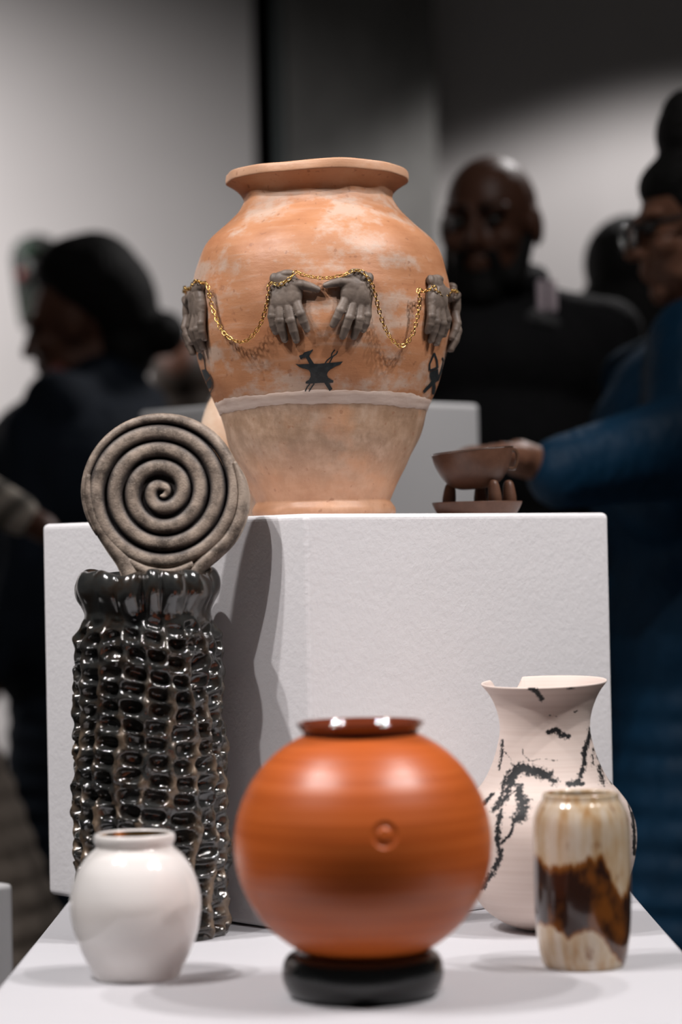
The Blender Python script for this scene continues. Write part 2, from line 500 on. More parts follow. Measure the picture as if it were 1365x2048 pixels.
# --- painted emblems
def paint(name, polys, label):
    bm = bmesh.new()
    for poly in polys:
        vs_ = [bm.verts.new((x, y, 0)) for x, y in poly]
        es = [bm.edges.new((vs_[i], vs_[(i + 1) % len(vs_)])) for i in range(len(vs_))]
        bmesh.ops.triangle_fill(bm, edges=es, use_beauty=True)
    xs = [v.co.x for v in bm.verts]; ys = [v.co.y for v in bm.verts]
    for x in np.arange(min(xs), max(xs), 5.0):
        bmesh.ops.bisect_plane(bm, geom=bm.verts[:] + bm.edges[:] + bm.faces[:], plane_co=(x, 0, 0), plane_no=(1, 0, 0))
    for y in np.arange(min(ys), max(ys), 7.0):
        bmesh.ops.bisect_plane(bm, geom=bm.verts[:] + bm.edges[:] + bm.faces[:], plane_co=(0, y, 0), plane_no=(0, 1, 0))
    k = 0
    for v in bm.verts:
        phi, z = upix(v.co.x, v.co.y)
        v.co = usurf(np.array(phi), np.array(z), 0.0006)
    bmesh.ops.recalc_face_normals(bm, faces=bm.faces)
    me = bpy.data.meshes.new(name); bm.to_mesh(me); bm.free()
    o = child(link(name, me, M['ink'], smooth=False), urn); o['label'] = label
    return o
def stroke(pts, w):
    pts = [Vector((p[0], p[1])) for p in pts]; L, R = [], []
    ws = w if isinstance(w, (list, tuple)) else [w] * len(pts)
    for i, p in enumerate(pts):
        d = (pts[min(i + 1, len(pts) - 1)] - pts[max(i - 1, 0)]).normalized(); n = Vector((-d.y, d.x)) * ws[i] / 2
        L.append(tuple(p + n)); R.append(tuple(p - n))
    return L + R[::-1]
def cz(x, y): return (560 + x / 8.53, 680 + y / 8.53)
anvil = [cz(*p) for p in [(270, 412), (330, 420), (470, 412), (560, 408), (680, 408), (790, 395), (920, 385), (1078, 368), (1040, 410), (940, 455), (860, 505), (815, 555), (805, 600), (825, 645), (880, 680), (915, 690), (912, 730), (840, 735), (700, 735), (600, 742), (500, 750), (445, 745), (445, 715), (500, 685), (530, 630), (525, 565), (500, 515), (420, 490), (340, 462)]]
hammer = [cz(*p) for p in [(335, 272), (362, 258), (395, 250), (420, 215), (480, 195), (520, 185), (568, 160), (570, 175), (530, 235), (505, 280), (548, 345), (590, 415), (510, 415), (480, 360), (450, 300), (400, 312), (365, 338)]]
handle = [cz(*p) for p in [(755, 728), (822, 722), (900, 835), (850, 874), (800, 800)]]
tongs = [stroke([cz(*p) for p in q], 2.6) for q in ([(940, 168), (890, 230), (880, 290), (810, 345), (772, 400)], [(985, 195), (965, 240), (905, 280), (875, 340), (845, 395)], [(520, 745), (470, 810), (437, 878)], [(592, 745), (545, 810), (500, 880)])]
paint('painted_emblem', [anvil, hammer, handle] + tongs, 'black painted anvil with hammer and tongs')
saw = [[(868, 705), (873, 722), (877, 738), (862, 743), (858, 726)], ]
sawframe = [stroke([(869, 706), (860, 728), (861, 741)], 3.5), stroke([(869, 706), (874, 722), (875, 736)], 3.5), stroke([(861, 741), (875, 735)], 3.5),
            [(862, 744), (876, 738), (876, 750), (872, 764), (864, 760), (862, 752)],
            stroke([(872, 758), (862, 772), (851, 784)], [7, 6, 6]), stroke([(868, 760), (868, 775), (866, 789)], [5, 4.5, 4]),
            stroke([(885, 715), (888, 722), (881, 742), (874, 762)], [4, 3, 3, 3])]
paint('painted_emblem', sawframe, 'black painted crossed saw and tool')
def arc(cx, cy, rx, ry, a0, a1, n=16): return [(cx + rx * math.cos(math.radians(a0 + (a1 - a0) * i / n)), cy + ry * math.sin(math.radians(a0 + (a1 - a0) * i / n))) for i in range(n + 1)]
ball = [arc(397, 712, 5.5, 7.5, 0, 337, 15), stroke([(402, 708), (407, 722), (410, 744)], 1.8),
        [(402, 740), (410, 738), (417, 745), (421, 752), (405, 766)], [(407, 768), (422, 755), (424, 766), (420, 775), (413, 779)], stroke([(421, 748), (427, 762), (424, 776), (416, 787)], 1.8)]
paint('painted_emblem', ball, 'black painted round motif with a string')

# --- gold chain, link by link
chain = thing('gold_chain', 'thin gold chain draped from wrist to wrist over the clay hands', 'chain', (UX, UY, BOXTOP))
path_px = [(362, 583, 16), (368, 575, 18), (376, 579, 20), (384, 573, 20), (392, 562, 21), (404, 566, 22), (414, 568, 22), (419, 590, 20), (424, 612, 18), (433, 638, 16), (445, 662, 15), (462, 677, 15), (480, 684, 16), (497, 679, 16), (513, 662, 17), (525, 640, 18), (533, 612, 20), (537, 588, 22), (539, 568, 23), (548, 567, 22), (560, 569, 21), (573, 562, 22), (584, 553, 22), (592, 544, 22),
           (604, 549, 18), (620, 553, 14), (638, 556, 12), (656, 556, 12), (674, 553, 13), (690, 550, 16), (700, 544, 20), (712, 541, 21), (722, 542, 22), (733, 552, 23), (743, 566, 23), (751, 590, 21), (757, 615, 19), (765, 642, 18), (776, 667, 17), (789, 684, 17), (802, 692, 17), (815, 685, 17), (826, 668, 18), (833, 645, 19), (838, 620, 20), (840, 598, 22), (838, 580, 23), (846, 583, 22), (858, 580, 22), (868, 572, 22), (872, 578, 21), (880, 588, 20), (890, 592, 20), (898, 590, 20), (904, 582, 22), (912, 582, 22), (920, 588, 20)]
cp = []
for x, y, w in path_px:
    phi, z = upix(x, y, w * HS)
    cp.append((phi, z, w * HS))
# carry it on round the sides to the outermost hands
cp = [(math.radians(-112), cp[0][1] - 0.012, 0.008), (math.radians(-100), cp[0][1] + 0.003, 0.013)] + cp + [(math.radians(100), cp[-1][1] + 0.002, 0.013), (math.radians(114), cp[-1][1] - 0.014, 0.008)]
cc = catmull(cp, 10)
pts = usurf(cc[:, 0], cc[:, 1], 0.0)
rad = (urad(cc[:, 1]) + cc[:, 2])[:, None]
pts = np.stack([rad[:, 0] * np.sin(cc[:, 0]), -rad[:, 0] * np.cos(cc[:, 0]), cc[:, 1]], -1)
seg = np.linalg.norm(np.diff(pts, axis=0), axis=1); S = np.concatenate([[0], np.cumsum(seg)])
PITCHL = 0.0050
# one link
ml, nlk, nt = [], 14, 6
for i in range(nlk):
    a = 2 * PI * i / nlk
    cx_, cy_ = 0.0031 * math.cos(a), 0.0020 * math.sin(a)
    if abs(math.cos(a)) < 0.75: cy_ = 0.0019 * (1 if math.sin(a) > 0 else -1)
    d = Vector((-0.0031 * math.sin(a), 0.0020 * math.cos(a), 0)).normalized(); nrm = Vector((d.y, -d.x, 0))
    for k in range(nt):
        b = 2 * PI * k / nt
        p = Vector((cx_, cy_, 0)) + (nrm * math.cos(b) + Vector((0, 0, 1)) * math.sin(b)) * 0.00066
        ml.append(tuple(p))
lf = [(i * nt + k, i * nt + (k + 1) % nt, ((i + 1) % nlk) * nt + (k + 1) % nt, ((i + 1) % nlk) * nt + k) for i in range(nlk) for k in range(nt)]
link_me = from_np('link', ml, lf); link_me.materials.append(M['gold']); link_me.polygons.foreach_set('use_smooth', [True] * len(lf))
nL = int(S[-1] / PITCHL)
for i in range(nL):
    s0 = (i + 0.5) * PITCHL
    p = Vector([np.interp(s0, S, pts[:, k]) for k in range(3)])
    q = Vector([np.interp(min(s0 + 0.002, S[-1]), S, pts[:, k]) for k in range(3)]) - Vector([np.interp(max(s0 - 0.002, 0), S, pts[:, k]) for k in range(3)])
    tx = q.normalized(); out = Vector((p.x, p.y, 0)).normalized()
    sy = out.cross(tx).normalized(); sz = tx.cross(sy)
    Rm = Matrix((tx, sy, sz)).transposed()
    Rm = Rm @ Matrix.Rotation((PI / 4 if i % 2 else -PI / 4) + random.uniform(-0.3, 0.3), 3, 'X')
    o = bpy.data.objects.new('link', link_me); COL.objects.link(o)
    o.parent = chain; o.matrix_local = Matrix.Translation(p) @ Rm.to_4x4()

# ------------------------------------------------------------------ dark dimpled vase
VY = 2.815
VC = P(300, 1870, VY)
VS = VY / F
vzb = P(300, 1872, VY).z
def vz(py): return P(300, py, VY).z - vzb
VX = P(300, 1500, VY).x
H = vz(1150)
vp = [(1872, 148), (1850, 149), (1780, 150), (1700, 152), (1620, 152), (1500, 149), (1400, 146), (1330, 146), (1285, 143), (1255, 132), (1232, 128), (1212, 136), (1192, 147), (1172, 149), (1155, 143), (1147, 134), (1150, 124), (1170, 114), (1215, 106)]
vprof = catmull([(w * VS, vz(y)) for y, w in vp], 14)
vprof = np.concatenate([vprof, [[0.05, 0.25], [0.045, 0.03]]])
# resample the outer wall finely
dl = np.concatenate([[0], np.cumsum(np.linalg.norm(np.diff(vprof[:-2], axis=0), axis=1))])
ns_ = 330
ss = np.linspace(0, dl[-1], ns_)
vfine = np.stack([np.interp(ss, dl, vprof[:-2, 0]), np.interp(ss, dl, vprof[:-2, 1])], -1)
vlow = np.concatenate([vfine, vprof[-2:]])
NCOL = 19
zlo, zhi = 0.0, vz(1238)
prow = 0.0187
cj = rng.uniform(-0.5, 0.5, NCOL); cd = rng.uniform(0.75, 1.2, NCOL + 0)
rj = rng.uniform(0.7, 1.15, (NCOL, 40)); rx = rng.uniform(-0.10, 0.10, (NCOL, 40)); ry = rng.uniform(-0.13, 0.13, (NCOL, 40))
RIDGE = {}
def vfn(R, Z, T):
    R0 = R.copy()
    n, k = R.shape
    outer = np.zeros_like(R); outer[:ns_] = 1
    lipi = int(np.argmax(vfine[:, 1])); outer[lipi + 25:] = 0
    warp = 0.16 * np.sin(Z * 17 + 2 * T) + 0.07 * np.sin(Z * 60 + 5 * T)
    cc_ = (T / (2 * PI) * NCOL + warp) % NCOL
    ci = np.floor(cc_).astype(int) % NCOL; a = cc_ - np.floor(cc_) - 0.5
    rr = Z / prow * (1 + 0.012 * np.sin(3 * T)) + cj[ci] * 0.8 + 0.15 * np.sin(2 * T)
    ri = np.clip(np.floor(rr).astype(int), 0, 39); b = rr - np.floor(rr) - 0.5
    a2 = a + rx[ci, ri]; b2 = b + ry[ci, ri]
    d = (np.abs(2.2 * a2)) ** 2.5 + (np.abs(2.35 * b2)) ** 2.5
    pit = np.clip(1 - d, 0, 1) ** 0.7
    fade = np.clip((zhi - Z) / 0.02, 0, 1) * np.clip((Z + 0.004) / 0.012, 0, 1) * outer
    depth = 0.0105 * rj[ci, ri] * pit * fade
    ridge = np.clip((np.abs(a2) - 0.30) / 0.16, 0, 1) * fade
    lump = 0.0016 * np.sin(9 * T + Z * 60) + 0.0014 * np.sin(17 * T - Z * 95) + 0.0012 * np.sin(Z * 300 + 6 * T)
    R = R - depth + ridge * 0.0022 + fade * lump
    # pleated, rolled lip with a cleft
    lip = np.clip((Z - vz(1245)) / (vz(1195) - vz(1245)), 0, 1)
    lob = (np.abs(np.sin(6.5 * T + 1.7 * np.sin(2 * T) + 0.4)) ** 0.7 - 0.6) * (1 + 0.35 * np.sin(3 * T + 1))
    R = R + lip * (0.0075 * lob * outer + 0.0035 * np.sin(2 * T + 1.0))
    cl = np.exp(-((T + PI) % (2 * PI) - PI - 0.03) ** 2 / 0.003)
    R = R - lip * outer * 0.013 * cl
    Z = Z + lip * (0.0022 * np.sin(5 * T) + 0.002 * np.sin(9 * T + 1)) - lip * cl * 0.004
    rag = np.clip(1 - Z / 0.01, 0, 1) * outer
    R = R + rag * 0.002 * np.sin(10 * T)
    RIDGE['r'] = ridge; RIDGE['p'] = pit * fade
    return R, Z
me, T_, Z_ = lathe_mesh('dimpled_vase', vlow, 400, fn=vfn)
attr_f(me, 'ridge', RIDGE['r'].reshape(-1)); attr_f(me, 'pit', RIDGE['p'].reshape(-1))
m = mat('dark_bronze_glaze', (0.02, 0.02, 0.02), 0.16, 0.35, 0.8, 0.7, 0.06); g = G(m)
fn_ = g.noise(38, 5); fn2 = g.noise(90, 4)
base = g.ramp(fn_, [(0.3, (0.022, 0.024, 0.025)), (0.5, (0.045, 0.045, 0.042)), (0.62, (0.04, 0.028, 0.02)), (0.75, (0.06, 0.07, 0.066))])
k = g.math('MULTIPLY', g.attr('ridge'), g.ramp(g.noise(26, 4), [(0.42, 0.0), (0.58, 1.0)]), True)
zz = g.n('ShaderNodeSeparateXYZ'); g.l(g.coord(), zz.inputs[0])
k = g.math('MULTIPLY', k, g.ramp(zz.outputs['Z'], [(0.19, 0.85), (0.30, 0.15)]))
g.color(g.mix(k, base, (0.22, 0.15, 0.095)))
g.l(g.math('MULTIPLY', g.math('SUBTRACT', 1.0, k), 0.7), g.b.inputs['Coat Weight'])
g.rough(g.ramp(k, [(0.1, 0.17), (0.8, 0.5)])); g.bump(fn2, 0.2, 0.0015)
M['bronze'] = m
vase = link('dimpled_vase', me, M['bronze'])
vase.location = (VX, VY, TABLE + 0.0005)
tag(vase, 'tall dark metallic glazed vase covered in rows of finger dimples', 'vase')

# ------------------------------------------------------------------ coiled clay spiral standing in the vase
DY = 2.80
DC = P(325, 985, DY)
DS = DY / F
def dpt(px, py): p = P(px, py, DY); return (p.x - DC.x, p.z - DC.z)
NT = 4.62; TH0 = math.radians(-75)
pitch = 35.5 * DS
V, fs, gro = [], [], []
def strip(path, wid, hgt, groove_l, groove_r, m_=11):
    """coil strand: path of (x,z), half-widths, heights; front and back relief"""
    n = len(path); base = len(V)
    for i in range(n):
        p = Vector(path[i]); d = (Vector(path[min(i + 1, n - 1)]) - Vector(path[max(i - 1, 0)])).normalized()
        nn = Vector((d.y, -d.x))
        for side in (-1, 1):
            for k in range(m_):
                s_ = -1 + 2 * k / (m_ - 1)
                fl = groove_l[i] if s_ < 0 else groove_r[i]
                h = fl + (hgt[i] - fl) * math.sqrt(max(0, 1 - abs(s_) ** 2.4))
                q = p + nn * (wid[i] * s_)
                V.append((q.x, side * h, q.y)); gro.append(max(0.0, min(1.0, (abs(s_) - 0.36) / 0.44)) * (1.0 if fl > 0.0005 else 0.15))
    for i in range(n - 1):
        for sd in (0, 1):
            for k in range(m_ - 1):
                a = base + i * 2 * m_ + sd * m_ + k; b = a + 2 * m_
                fs.append((a, a + 1, b + 1, b) if sd == 0 else (a, b, b + 1, a + 1))
        for k, flip in ((0, 0), (m_ - 1, 1)):
            a = base + i * 2 * m_ + k; b = a + m_
            fs.append((a, b, b + 2 * m_, a + 2 * m_) if flip == 0 else (a, a + 2 * m_, b + 2 * m_, b))
    for i in (0, n - 1):
        a = base + i * 2 * m_
        for k in range(m_ - 1):
            fs.append((a + k, a + k + 1, a + m_ + k + 1, a + m_ + k))
path, wid, hgt, gl, gr = [], [], [], [], []
NT = 4.60
for i in range(-22, int(NT * 72) + 1):
    t = i / 72.0
    ang = 2 * PI * t + 0.06 * math.sin(5 * t)
    hw_ = 17.6 * float(np.interp(t, [-0.31, -0.2, 0.1, 0.5, 1.0], [0.25, 0.42, 0.62, 0.82, 1.0])) if t < 3.75 else float(np.interp(t, [3.75, 4.0, 4.25, 4.5, 4.6], [17.6, 14, 11.5, 8.5, 4]))
    rr_ = float(np.interp(t, [-0.31, 0.0, 0.25, 0.5, 0.75, 1.0, 3.75], [7.0, 9.5, 14.5, 21.5, 31.0, 42.0, 138.25])) if t < 3.75 else 7 + 35 * (t - 1) + 17.5 + hw_ - 0.3
    rr_ += 0.8 * math.sin(3 * ang) + 0.7 * math.sin(1.7 * ang + 2)
    r = rr_ * DS
    path.append((r * math.cos(ang), r * math.sin(ang)))
    wid.append(hw_ * DS)
    hgt.append(0.0125 * min(1, 0.72 + 0.35 * max(t, -0.2)) * (1 if t < 3.9 else float(np.interp(t, [3.9, 4.6], [1, 0.7]))) + 0.0005 * math.sin(2.9 * ang))
    k = min(1, max(0, (t - 3.62) / 0.08))
    gl.append(0.0035); gr.append(0.0035 * (1 - k))
strip(path, wid, hgt, gl, gr)
# outer strands running down into the mouth
def strand(pp, w, h=0.0115, fl=0.0):
    c_ = catmull([dpt(*p) for p in pp], 8)
    nn = len(c_); ww = np.interp(np.linspace(0, 1, nn), np.linspace(0, 1, len(w)), w) * DS
    strip([tuple(p) for p in c_], list(ww), [h] * nn, [fl] * nn, [fl] * nn)
strand([(470, 925), (483, 962), (487, 1000), (479, 1040), (458, 1078), (428, 1108), (402, 1132), (384, 1162), (378, 1190)], [4, 11, 14, 15, 16, 16, 15, 15, 14], 0.0125)
strand([(178, 950), (181, 1000), (200, 1050), (226, 1090), (252, 1125), (266, 1160), (272, 1190)], [5, 12, 15, 17, 19, 20, 18], 0.012)
strand([(258, 1122), (300, 1143), (345, 1147), (388, 1128)], [12, 15, 15, 11], 0.011)
strand([(300, 1150), (335, 1158), (350, 1175)], [16, 14, 14], 0.011)
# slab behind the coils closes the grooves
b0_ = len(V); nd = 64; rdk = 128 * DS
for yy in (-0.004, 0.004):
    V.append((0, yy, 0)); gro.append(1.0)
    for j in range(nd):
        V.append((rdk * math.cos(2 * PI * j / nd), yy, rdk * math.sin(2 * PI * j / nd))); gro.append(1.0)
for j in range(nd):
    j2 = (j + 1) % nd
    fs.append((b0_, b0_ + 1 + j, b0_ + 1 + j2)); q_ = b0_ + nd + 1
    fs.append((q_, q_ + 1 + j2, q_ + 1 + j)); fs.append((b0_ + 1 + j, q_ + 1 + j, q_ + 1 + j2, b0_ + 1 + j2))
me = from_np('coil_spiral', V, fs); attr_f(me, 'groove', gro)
bm = bmesh.new(); bm.from_mesh(me); bmesh.ops.recalc_face_normals(bm, faces=bm.faces); bm.to_mesh(me); bm.free()
m = mat('smoked_stoneware', (0.2, 0.16, 0.13), 0.55, spec=0.4); g = G(m)
fa = g.noise(60, 6, 0.65); fb = g.noise(18, 5, 0.6); fc = g.noise(480, 3, 0.5)
cl_ = g.mix(g.ramp(g.math('ADD', g.math('MULTIPLY', fa, 0.5), g.math('MULTIPLY', fb, 0.5)), [(0.40, 0.0), (0.58, 1.0)]), (0.085, 0.064, 0.05), (0.40, 0.315, 0.25))
cl_ = g.mix(g.ramp(fc, [(0.6, 0.0), (0.7, 0.45)]), cl_, (0.40, 0.34, 0.27))
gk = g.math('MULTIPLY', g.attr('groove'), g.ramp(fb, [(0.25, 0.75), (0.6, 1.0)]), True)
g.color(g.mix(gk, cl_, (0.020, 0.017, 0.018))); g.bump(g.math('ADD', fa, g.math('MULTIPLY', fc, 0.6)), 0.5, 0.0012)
M['stoneware'] = m
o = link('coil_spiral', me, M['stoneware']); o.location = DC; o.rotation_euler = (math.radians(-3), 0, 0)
tag(o, 'round grey brown spiral of coiled clay standing in the dark vase mouth', 'sculpture')

# ------------------------------------------------------------------ white jar
def pot_frame(px, pbase, Y):
    X = P(px, pbase, Y).x; S_ = Y / F
    zb0 = TABLE
    def zf(py): return P(px, py, Y).z - zb0
    return X, S_, zf
m = mat('white_glaze', (0.84, 0.80, 0.77), 0.12, spec=0.5, coat=0.6, coat_rough=0.04); g = G(m)
g.color(g.mix(g.ramp(g.noise(7, 3, 0.5, (0.3, 0.3, 3)), [(0.35, 0.0), (0.7, 1.0)]), (0.82, 0.765, 0.725), (0.86, 0.825, 0.80))); M['wglaze'] = m
WYj = 2.525
X, S_, zf = pot_frame(274, 1940, WYj)
jar = thing('white_jar', 'small glossy white round jar with a gold lined mouth beside the dimpled vase', 'jar', (X, WYj, TABLE))
pp = [(84, zf(1949)), (95, zf(1925)), (112, zf(1890)), (125, zf(1850)), (131, zf(1805)), (127, zf(1770)), (115, zf(1735)), (98, zf(1708)), (84, zf(1694)), (78, zf(1689)), (77, zf(1684)), (80, zf(1678)), (81.5, zf(1670)), (80, zf(1663)), (76.5, zf(1660.5)), (73, zf(1661)), (71, zf(1664))]
b0 = zf(1949)
prof = catmull([(w * S_, z - b0) for w, z in pp], 8)
prof = np.concatenate([[[80 * S_, 0.0]], prof])
me, _, _ = lathe_mesh('body', prof, 128)
child(link('body', me, M['wglaze']), jar)
ip = catmull([(71.2 * S_, zf(1663.5) - b0), (69 * S_, zf(1680) - b0), (80 * S_, zf(1712) - b0), (115 * S_, zf(1790) - b0), (100 * S_, zf(1880) - b0), (60 * S_, 0.01)], 6)
me, _, _ = lathe_mesh('lining', ip, 96, close_bottom=False, close_top=True)
M['goldlustre'] = mat('gold_lustre', (0.62, 0.36, 0.12), 0.25, 1.0)
o = child(link('lining', me, M['goldlustre']), jar); o['label'] = 'gold lustre lining of the mouth'

# ------------------------------------------------------------------ orange globe on black ring
OY = 2.395
X, S_, zf = pot_frame(726, 1930, OY)
ring_b = zf(1992)
ring = catmull([(100, 0), (130, 0), (141, 2), (152, 14), (160, 34), (161, 52), (158, 68), (151, 80), (140, 87), (128, 88.5), (116, 84), (108, 76), (103, 60), (100, 40)], 6)
rp = [(w * S_, h * S_) for w, h in ring]
me, _, _ = lathe_mesh('ring_stand', rp + [(100 * S_, 0.0)], 128, close_bottom=False)
m = mat('black_lacquer', (0.006, 0.007, 0.007), 0.22, spec=0.6); g = G(m); g.rough(g.ramp(g.noise(12, 3, 0.5, (0.3, 0.3, 4)), [(0.3, 0.2), (0.7, 0.32)])); M['lacquer'] = m
o = link('ring_stand', me, M['lacquer']); o.location = (X, OY, TABLE)
tag(o, 'low rounded black ring stand carrying the orange globe vase', 'stand')

gx = P(726, 1680, OY).x
gz = TABLE
globe = thing('globe_vase', 'round burnt orange globe vase with a small stamped circle on its belly', 'vase', (gx, OY, TABLE))
zc_ = P(726, 1686, OY).z - TABLE
Rg = 257 * S_; 
gp = []
ztop = P(726, 1463, OY).z - TABLE; zbot = 0.030
for i in range(121):
    a = -PI / 2 + PI * i / 120
    zz_ = zc_ + math.sin(a) * 240 * S_
    rr_ = math.cos(a) * Rg
    # slightly squarer shoulders than a ball
    rr_ = Rg * (max(0, math.cos(a)) ** 0.96)
    if zz_ < zbot: continue
    if zz_ > ztop: break
    gp.append((rr_, zz_))
lipz = P(726, 1447, OY).z - TABLE
# dense columns and rows round the stamp
sx, sz_ = P(771, 1670, OY - 0.115).x - gx, P(771, 1670, OY - 0.115).z - TABLE
phs = math.asin(sx / Rg)
base_t = np.linspace(-PI, PI, 160, endpoint=False); dense = phs + np.linspace(-0.14, 0.14, 60)
th = np.sort(np.concatenate([base_t[np.abs(base_t - phs) > 0.142], dense]))
gz_arr = np.array(gp)
zd = np.sort(np.concatenate([gz_arr[np.abs(gz_arr[:, 1] - sz_) > 0.0165][:, 1], sz_ + np.linspace(-0.016, 0.016, 54)]))
gprof = np.stack([np.interp(zd, gz_arr[:, 1], gz_arr[:, 0]), zd], -1)
gprof = np.concatenate([[[0.05, zbot - 0.002]], gprof])
def gfn(R, Z, T):
    d = np.sqrt(((T - phs) * Rg) ** 2 + (Z - sz_) ** 2)
    r0, hw_ = 0.0088, 0.0034
    gro_ = np.clip(1 - ((d - r0) / hw_) ** 2, 0, 1)
    R = R - 0.0016 * gro_ ** 0.8
    R = R + 0.00008 * np.sin(Z * 420) + 0.00005 * np.sin(Z * 900 + 1)
    return R, Z
me, _, _ = lathe_mesh('body', gprof, thetas=th, fn=gfn)
m = mat('burnished_orange', (0.52, 0.135, 0.025), 0.36, spec=0.5, coat=0.0); g = G(m)
bands = g.noise(26, 4, 0.6, (0.02, 0.02, 3.5)); bl = g.noise(5, 3)
g.color(g.ramp(g.math('ADD', g.math('MULTIPLY', bands, 0.8), g.math('MULTIPLY', bl, 0.2)), [(0.35, (0.38, 0.070, 0.011)), (0.5, (0.52, 0.105, 0.016)), (0.65, (0.58, 0.130, 0.023))]))
g.rough(g.ramp(bands, [(0.35, 0.33), (0.65, 0.42)])); g.bump(bands, 0.10, 0.001)
M['orange'] = m
child(link('body', me, M['orange']), globe)
lp = catmull([(np.interp(ztop, gz_arr[:, 1], gz_arr[:, 0]) * 0.985, ztop - 0.001), (118 * S_, ztop + 0.0015), (122 * S_, ztop + 0.004), (127.5 * S_, lipz), (127 * S_, lipz + 0.0016), (124 * S_, lipz + 0.002), (119 * S_, lipz - 0.001), (114 * S_, ztop), (130 * S_, ztop - 0.02)], 6)
me, _, _ = lathe_mesh('rim', lp, 128, close_bottom=False)
M['redlip'] = mat('glossy_red_brown_glaze', (0.16, 0.032, 0.012), 0.08, spec=0.7, coat=0.8, coat_rough=0.03)
o = child(link('rim', me, M['redlip']), globe); o['label'] = 'thin glossy red brown lip'

# ------------------------------------------------------------------ pale vase with carbon marks
PY_ = 2.80
X, S_, zf = pot_frame(1099, 1850, PY_)
b0 = zf(1853)
pcx = 1099
pv = [(46, 1853), (62, 1850), (92, 1838), (127, 1812), (152, 1775), (168, 1735), (177, 1690), (177, 1648), (166, 1612), (146, 1582), (124, 1556), (106, 1520), (94, 1480), (90, 1452), (93, 1425), (102, 1398), (113, 1378), (124, 1364), (125.5, 1361), (123, 1360), (112, 1376), (100, 1398), (88, 1430), (86, 1470)]
prof = catmull([(w * S_, zf(y) - b0) for w, y in pv], 9)
dl = np.concatenate([[0], np.cumsum(np.linalg.norm(np.diff(prof, axis=0), axis=1))])
ss = np.linspace(0, dl[-1], 230)
prof = np.stack([np.interp(ss, dl, prof[:, 0]), np.interp(ss, dl, prof[:, 1])], -1)
th = np.concatenate([np.linspace(-PI / 1.9, PI / 1.9, 230), np.linspace(PI / 1.9, 2 * PI - PI / 1.9, 90)[1:-1]])
rimz = zf(1361) - b0
def pfn(R, Z, T):
    t = np.clip((Z - (rimz - 0.02)) / 0.02, 0, 1)
    # broken notch in the back of the rim, left of centre
    a = (T - (PI + 0.62) + PI) % (2 * PI) - PI
    notch = np.clip((0.34 - np.abs(a)) / 0.10, 0, 1)
    Z = Z - t * notch * 0.0125
    Z = Z - t * 0.0030 * np.cos(T) + t * 0.0012 * np.sin(T)
    return R, Z
me, T_, Z_ = lathe_mesh('carbon_marked_vase', prof, thetas=th, fn=pfn)
A = co(me)
# where each front vertex is seen in the photograph -> soft distance field of the smoke marks
def proj(A, loc):
    W = A + np.array(loc) - np.array([0, 0, EYE])
    xr = W @ np.array(CR); yu = W @ np.array(CU); zf_ = W @ np.array(f_)
    return IW / 2 + F * xr / zf_, IH / 2 - F * yu / zf_
loc = (X, PY_, TABLE)
px_, py_ = proj(A, loc)
def cq(x, y): return (940 + x / 3.658, 1320 + y / 3.658)
marks = [([(440, 205), (490, 225), (525, 285)], 22, 1.0), ([(580, 525), (640, 510), (660, 545), (720, 560)], 26, 1.15), ([(575, 402), (640, 416)], 3, 0.9),
         ([(885, 540), (845, 650), (835, 780), (800, 880), (725, 908)], 24, 0.8), ([(725, 908), (830, 905)], 18, 1.1), ([(875, 500), (870, 560)], 16, 0.6), ([(905, 650), (900, 760)], 14, 0.45), ([(950, 780), (975, 900)], 26, 0.6), ([(930, 700), (1040, 905)], 8, 0.9),
         ([(300, 900), (315, 840), (365, 790), (480, 815), (570, 840)], 48, 1.2), ([(570, 840), (625, 895)], 34, 0.8), ([(300, 860), (270, 1000), (190, 1080)], 30, 0.85), ([(265, 850), (230, 1010), (170, 1100)], 22, 0.7),
         ([(360, 935), (365, 1000), (395, 1060), (380, 1150), (335, 1160)], 44, 1.05), ([(395, 1040), (385, 1120)], 56, 1.0), ([(330, 1165), (300, 1270), (235, 1340)], 13, 1.1), ([(230, 1110), (205, 1250), (210, 1330), (225, 1440)], 28, 0.85),
         ([(225, 1440), (180, 1540), (120, 1620), (100, 1660)], 28, 0.75), ([(240, 590), (235, 700), (215, 800)], 14, 0.7), ([(255, 670), (300, 720), (310, 780)], 6, 0.7), ([(165, 980), (110, 1050)], 18, 0.85),
         ([(385, 650), (390, 690), (440, 740), (540, 720), (640, 740)], 6, 0.45), ([(720, 210), (770, 205)], 10, 0.5), ([(1190, 1120), (1205, 1240), (1205, 1420)], 18, 0.95), ([(1150, 1000), (1195, 1180)], 8, 0.8), ([(790, 370), (760, 385)], 8, 0.5)]
fld = np.full(len(A), -1.0)
for pl_, w, s_ in marks:
    q = [cq(*p) for p in pl_]; hw_ = w / 3.658 / 2
    for a, b in zip(q[:-1], q[1:]):
        ab = np.array(b) - np.array(a); L2 = ab @ ab
        t = np.clip(((px_ - a[0]) * ab[0] + (py_ - a[1]) * ab[1]) / L2, 0, 1)
        d = np.hypot(px_ - a[0] - t * ab[0], py_ - a[1] - t * ab[1])
        fld = np.maximum(fld, (1 - d / (hw_ * 2.1)) * s_)
front = (np.abs((th + PI) % (2 * PI) - PI) < PI / 1.85)
fmask = np.tile(front, len(prof))
inside = np.repeat(np.arange(len(prof)) > int(np.argmax(prof[:, 1])), len(th))
fld[~fmask | inside] = -1.0
attr_f(me, 'mark', np.clip(fld, -1, 1.2))
m = mat('pale_clay_with_carbon', (0.72, 0.60, 0.54), 0.55, spec=0.35); g = G(m)
bandn = g.noise(60, 4, 0.6, (0.05, 0.05, 4)); 
pale = g.ramp(bandn, [(0.3, (0.66, 0.535, 0.475)), (0.6, (0.72, 0.60, 0.54))])
